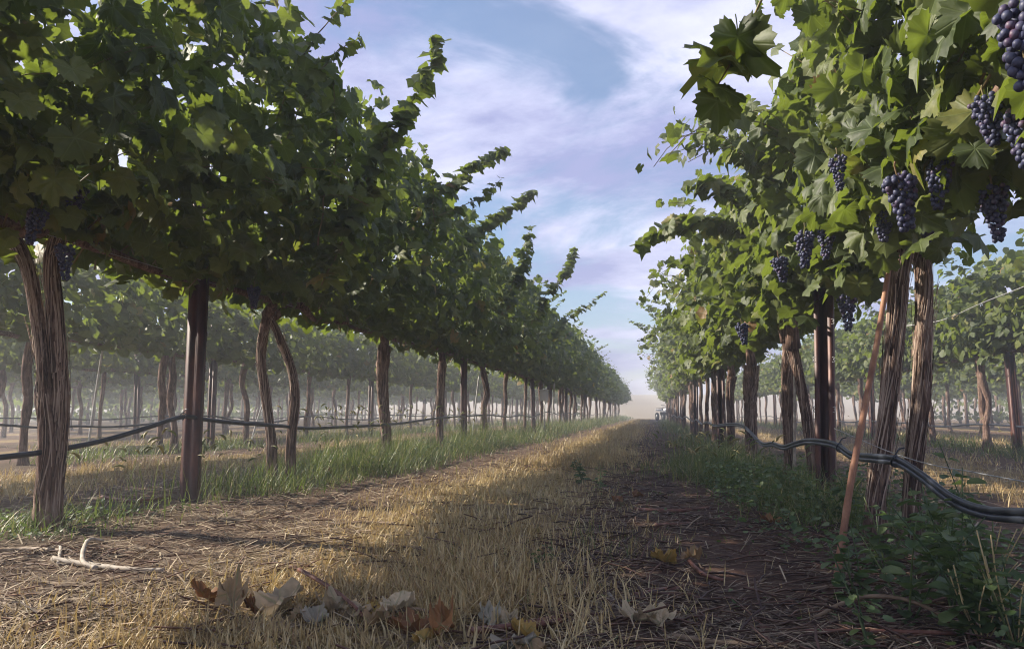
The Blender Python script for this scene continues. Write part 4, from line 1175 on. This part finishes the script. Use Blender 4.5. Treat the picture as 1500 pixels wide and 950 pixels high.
green(4000, 7, 40, ROW_R + SPAN, .35, .15, .42, .003, .006, 1.2, -.2, 9.0, B2)
green(2200, 2.4, 12, -0.35, .24, .05, .15, .0018, .003, 1.3, .22, 10.0)
green(900, 2.4, 12, -0.9, .4, .05, .13, .0018, .003, 1.3, .30, 11.0)
# seed heads: bristly drooping spikes on thin stems
spk_v, spk_f = [], []
for i in range(5):
    f = i / 4; rr0 = 0.09 * math.sin(math.pi * (0.15 + 0.8 * f)) + .01
    for a in range(5): spk_v.append((rr0 * math.cos(a * 1.2566), 0.5 * f * f + rr0 * math.sin(a * 1.2566), f * (1 - .3 * f)))
for i in range(4):
    for a in range(5): b_ = (a + 1) % 5; spk_f.append((i * 5 + a, i * 5 + b_, i * 5 + 5 + b_, i * 5 + 5 + a))
spk_v, spk_f = np.array(spk_v), np.array(spk_f)
def heads(n, y0, y1, xc, sd_, h0, h1, p=1.3):
    Y = sample_y(r, n, y0, y1, p); X = xc + r.normal(0, sd_, n)
    az = r.uniform(0, 6.28, n); lean = np.abs(r.normal(.2, .15, n)); H = r.uniform(h0, h1, n)
    blades(acc, r, X, Y, H, lean, np.full(n, .0016) * (1 + .05 * Y), B3[0], np.full(n, .8), az)
    Rm = lean_rot(az, lean)
    T = np.stack([X, Y, gz_arr(X, Y)], 1) + Rm[:, :, 2] * (H * .97)[:, None] + Rm[:, :, 1] * (H * .1)[:, None]
    acc.add(*scatter(spk_v, spk_f, lean_rot(az, lean + .35), T, r.uniform(.05, .085, n), np.clip(r.normal(.9, .08, n), 0, 1)))
heads(150, 5.2, 12, ROW_L + .1, .25, .35, .6)
heads(60, 3.2, 5.4, ROW_L - .05, .25, .25, .42)
heads(90, 4.4, 9, ROW_R - .4, .22, .22, .4)
heads(40, 7, 16, ROW_R + SPAN, .4, .3, .5)
link("green_grass", acc.mesh("green_grass", M_GRASS), label="green grass with nodding seed heads growing under the vine rows", cat="grass", kind='stuff')

# low small-leaved weeds as ground cover
r = np.random.default_rng(64); acc = Acc()
ov = [(0, 0, 0)] + [(0.42 * math.sin(a) * (1 - .25 * math.cos(a)), 0.5 - 0.5 * math.cos(a), 0.10 * abs(math.sin(a)) - 0.18 * (0.5 - 0.5 * math.cos(a)) ** 2) for a in np.linspace(0.5, 2 * math.pi - 0.5, 8)]
ov = np.array(ov); ovf = np.array([(0, i, i + 1) for i in range(1, 8)])
def cover(n, xa, xb, ya, yb, h, s0, s1, thr, seed):
    X = r.uniform(xa, xb, n); Y = r.uniform(ya, yb, n)
    k = patch(X, Y, 1.9, seed) + .18 * r.standard_normal(n) > thr
    X, Y = X[k], Y[k]; m = len(X)
    Z = gz_arr(X, Y) + h * r.random(m) ** 1.4
    az = r.uniform(0, 6.28, m)
    tip = np.stack([np.cos(az), np.sin(az), r.normal(-.1, .3, m)], 1); nr = np.stack([r.normal(0, .4, m), r.normal(0, .4, m), np.ones(m)], 1)
    acc.add(*scatter(ov, ovf, frames(tip, nr), np.stack([X, Y, Z], 1), r.uniform(s0, s1, m), r.random(m)))
cover(1700, -3.1, -2.3, 2.3, 3.6, .06, .012, .028, .12, 3.0)
cover(5500, .35, 1.35, 3.1, 6.5, .20, .014, .034, -.12, 5.0)
cover(3600, .45, 1.7, 1.3, 3.2, .10, .014, .034, -.02, 6.5)
cover(1300, -.5, .5, 1.5, 5, .03, .010, .022, .30, 8.0)
cover(3000, -3.2, -2.2, 5.6, 12, .18, .02, .04, .0, 9.0)
link("weeds", acc.mesh("weeds", M_WEED), label="low small-leaved green weeds spreading at the feet of the vines", cat="weeds", kind='stuff')

# ---------------------------------------------------------------- single broad-leaved weeds
OV0 = np.array([(0, 0, 0)] + [(0.36 * math.sin(a) * (1 - .3 * math.cos(a)) * (1 + .06 * (-1) ** i), 0.5 - 0.5 * math.cos(a), 0.13 * abs(math.sin(a)) - 0.22 * (0.5 - 0.5 * math.cos(a)) ** 2) for i, a in enumerate(np.linspace(0.35, 2 * math.pi - 0.35, 15))])
WLEAF = mesh_arr("leaf", OV0, np.array([(0, i, i + 1) for i in range(1, 15)]), M_WEED, uv=OV0[:, :2], attrs={'rnd': np.zeros(16)})
WEED_SPOTS = [  # pixel of the foot, height, label
    (1262, 880, .20, "broad-leaved weed sprouting beside the foot of the rusty rod"),
    (1330, 905, .27, "bushy broad-leaved weed in front of the twin trunks"),
    (1395, 885, .36, "tall broad-leaved weed with big leaves below the looping hose"),
    (1440, 935, .30, "leafy weed growing among dry stems under the hose"),
    (1490, 945, .24, "leafy weed at the mulch edge past the dry stems"),
    (1300, 840, .24, "small leafy weed between the rusty rod and twin trunks"),
    (1365, 840, .30, "leafy weed at the foot of the farther twin trunk"),
    (1455, 880, .26, "weed with pale veined leaves on sunlit straw"),
    (1420, 830, .42, "thin upright weed with few leaves crossing the hose"),
    (1240, 770, .26, "weed cluster in front of the rusty red post"),
    (1165, 735, .20, "weed in front of the slim twin-stemmed vine"),
    (1205, 765, .22, "weed between the rusty red post and the slim stems"),
    (1120, 700, .22, "weed at the foot of the stout flaring trunk"),
    (1275, 945, .15, "short feathery weed in the mulch near the rusty rod"),
    (855, 705, .20, "dark green weed standing alone in the dry grass strip"),
    (880, 720, .17, "second green weed in the dry grass, next to a taller one"),
    (790, 820, .08, "little green sprout in the dry grass by the mulch edge")]
for wi, (px, py, h, lab) in enumerate(WEED_SPOTS):
    r = np.random.default_rng(700 + wi)
    p = at_ground(px, py)
    w = empty("broadleaf_weed", p, lab, "weed", "broad-leaved weeds")
    nst = 1 if h > .4 else (2 if h < .18 else 4)
    for s in range(nst):
        az = r.uniform(0, 6.28); ln = r.uniform(.15, .55) if nst > 1 else .12
        hh = h * (1 if s == 0 else r.uniform(.55, .95))
        d = np.array([math.cos(az) * ln, math.sin(az) * ln, 1.0])
        P = catmull([(0, 0, -.02), d * hh * .5 + r.normal(0, .008, 3), d * hh * np.array([1.25, 1.25, 1])], 9)
        acc = Acc(); add_tube(acc, P, np.linspace(.0032, .0014, 9), 5, 0.3); link("stem", acc.mesh("stem", M_WEED), w)
        nl = int(8 + hh * 32)
        for q in range(nl):
            f = 0.2 + 0.8 * (q + .5) / nl; c0 = P[min(8, int(f * 8))]
            a2 = q * 2.4 + az + r.normal(0, .3); sz_ = (h ** .5) * r.uniform(.06, .125) * (1.15 - .5 * f)
            out = np.array([math.cos(a2), math.sin(a2), 0])
            Rm = frames((out + [0, 0, r.normal(-.15, .3)])[None], np.array([[out[0] * -.2 + r.normal(0, .25), out[1] * -.2 + r.normal(0, .25), 1.0]]))[0]
            M = np.eye(4); M[:3, :3] = Rm * sz_; M[:3, 3] = c0 + out * .012
            link("leaf", WLEAF, w, Matrix(M))
    if wi in (3, 4, 7):
        acc = Acc()
        for q in range(7):
            a = r.uniform(0, 6.28); e = np.array([math.cos(a) * .08, math.sin(a) * .08, r.uniform(.12, .26)])
            add_tube(acc, catmull([(0, 0, -.01), e * .5, e + np.array([.02, 0, -.01])], 6), .0016, 4, 0.6)
        link("dry_stems", acc.mesh("dry_stems", M_DRY), w, kind='stuff')

# ---------------------------------------------------------------- fallen leaves
def fallen_mesh(kind, seed):
    r = np.random.default_rng(seed)
    V, F, UV = leaf_template(44, seed, True, r.uniform(.3, .9), r.uniform(-.3, .4), .2, .06)
    V = V.copy()
    ph = r.uniform(0, 6, 6)
    V[:, 2] += .22 * np.sin(5 * V[:, 0] + ph[0]) * np.cos(4 * V[:, 1] + ph[1]) + .12 * np.sin(11 * V[:, 0] + 3 * V[:, 1] + ph[2]) + .10 * np.sin(10 * V[:, 1] + ph[3])
    V[:, 0] += .10 * np.sin(7 * V[:, 1] + ph[4]); V[:, 1] += .10 * np.sin(7 * V[:, 0] + ph[5])
    V[:, 2] += .05 * np.sin(23 * V[:, 0] + ph[1]) * np.sin(19 * V[:, 1] + ph[0])
    rad_ = np.hypot(V[:, 0], V[:, 1]); V[:, 2] += r.uniform(.15, .6) * rad_ ** 3; V[:, :2] *= (1 - .22 * rad_ ** 2)[:, None]
    V[:, 2] *= 0.52; V[:, 0] *= r.uniform(.5, .8)
    V[:, 2] -= V[:, 2].min()
    acc = Acc(); acc.add(V, F, UV, 0.0)
    Vt, Ft, _, _ = tube(catmull([(0, 0, V[0, 2]), (.05, -.35, .12), (.12, -.7, .03)], 6), .022, 5, False)
    acc.add(Vt, Ft, np.tile([[0, .5]], (len(Vt), 1)), 0.0)
    return acc.mesh("fallen_leaf", M_FALL[kind])
for i, (px, py, kind, s, rz, tilt, lab) in enumerate(FALL):
    o = link("fallen_leaf", fallen_mesh(kind, 800 + i), label=lab, cat="leaf", group="fallen dry leaves")
    p = at_ground(px, py)
    o.rotation_euler = (tilt * 0.5, 0.15 * math.sin(i), rz)
    s *= 0.80
    o.scale = (s, s, s)
    zmin = min((o.rotation_euler.to_matrix() @ (v.co * s)).z for v in o.data.vertices)
    o.location = (p[0], p[1], p[2] - zmin + 0.004)

# ---------------------------------------------------------------- single sticks and pruned canes
def stick(pp, rad, m, label, lift=None, group="sticks and pruned canes"):
    P = []
    for i, (x, y) in enumerate(pp):
        q = at_ground(x, y); q[2] += rad * 0.7 + (lift[i] if lift else 0); P.append(q)
    rod("pruned_cane", P, [rad, rad * .9, rad * .7], m, label, "cane", 7, 26, group, 0.18)
stick([(78, 822), (130, 828), (190, 836), (240, 838)], .010, M_STICK, "bleached pale stick lying before the thick trunk", [0, .004, .004, 0])
stick([(140, 834), (120, 828), (128, 808), (150, 800)], .008, M_STICK, "curled bleached twig forking from the pale stick", [.008, .02, .03, .012])
stick([(85, 826), (88, 812), (86, 800)], .006, M_STICK, "short bleached twig upright by the pale stick's end", [.0, .012, .0])
stick([(-20, 808), (40, 806), (95, 812)], .012, M_BROWNCANE, "brown branch lying at the weeds before the thick trunk")
stick([(685, 915), (735, 912), (785, 906), (828, 900)], .009, M_PRUNE, "thick red cane lying beside the ochre leaf", [.01, .012, .012, .012])
stick([(750, 918), (790, 914), (822, 908)], .009, M_PRUNE, "shorter red cane alongside the thick red one", [.02, .018, .014])
stick([(438, 852), (480, 872), (520, 892), (545, 905)], .006, M_PRUNE, "reddish cane slanting across the crumpled leaves", [.05, .045, .03, .0])
stick([(560, 890), (610, 895), (655, 898)], .005, M_BROWNCANE, "thin brown stem bridging the dry leaves", [.02, .03, .012])
stick([(985, 928), (1040, 934), (1110, 943)], .006, M_BROWNCANE, "long tan cane on dark mulch behind papery leaves", [.006, .005, .004])
stick([(790, 940), (850, 944), (930, 948)], .007, M_PRUNE, "dark red cane low on mulch past the grey-green leaf")
stick([(1010, 830), (1030, 845), (1060, 852)], .007, M_PRUNE, "dark cane trailing from the tan curled leaf", [.01, .006, .004])
stick([(930, 868), (965, 862), (1000, 858)], .011, M_PRUNE, "stubby dark cane on the mulch track")
stick([(1090, 905), (1060, 890), (1130, 840)], .005, M_BROWNCANE, "bent thin cane on mulch near the rusty rod")
stick([(890, 860), (905, 880), (915, 892)], .006, M_STICK, "short pale stick slanting on the mulch")
stick([(1190, 905), (1260, 900), (1340, 908), (1430, 925)], .006, M_BROWNCANE, "curved tan cane arching under the broad-leaved weeds", [0, .04, .05, .0])
stick([(1180, 925), (1270, 928), (1400, 930)], .007, M_PRUNE, "reddish cane lying before the broad-leaved weeds", [.0, .01, .01])
stick([(1180, 862), (1230, 858), (1290, 855)], .005, M_BROWNCANE, "straight tan cane at the foot of the rusty rod", [.0, .006, .006])
stick([(150, 728), (200, 735), (250, 728)], .012, M_PRUNE, "dark branch lying between thick trunk and dark post")
stick([(930, 745), (990, 748), (1040, 745)], .012, M_PRUNE, "dark cane lying across the mulch track")
stick([(960, 770), (1010, 765), (1050, 768)], .010, M_PRUNE, "pinkish dark cane further along the mulch track")
stick([(590, 755), (640, 748), (690, 746)], .010, M_BROWNCANE, "brown cane on the pale straw track")
stick([(480, 770), (530, 762), (585, 764)], .010, M_BROWNCANE, "brown cane on straw beside the dry grass strip")

# ---------------------------------------------------------------- haze
def haze():
    m, nt, o = mat("haze_air")
    v = nd(nt, 'ShaderNodeVolumePrincipled', {'Color': (0.90, 0.93, 1.0, 1), 'Density': 0.0105, 'Anisotropy': 0.25})
    nt.links.new(v.outputs[0], o.inputs['Volume'])
    acc = Acc(); boxgeo(acc, (0, 180, 2.2), (830, 500, 6.6))
    link("haze", acc.mesh("haze", m, False), label="thin pale haze hanging over the vineyard", cat="haze", kind='stuff')
haze()
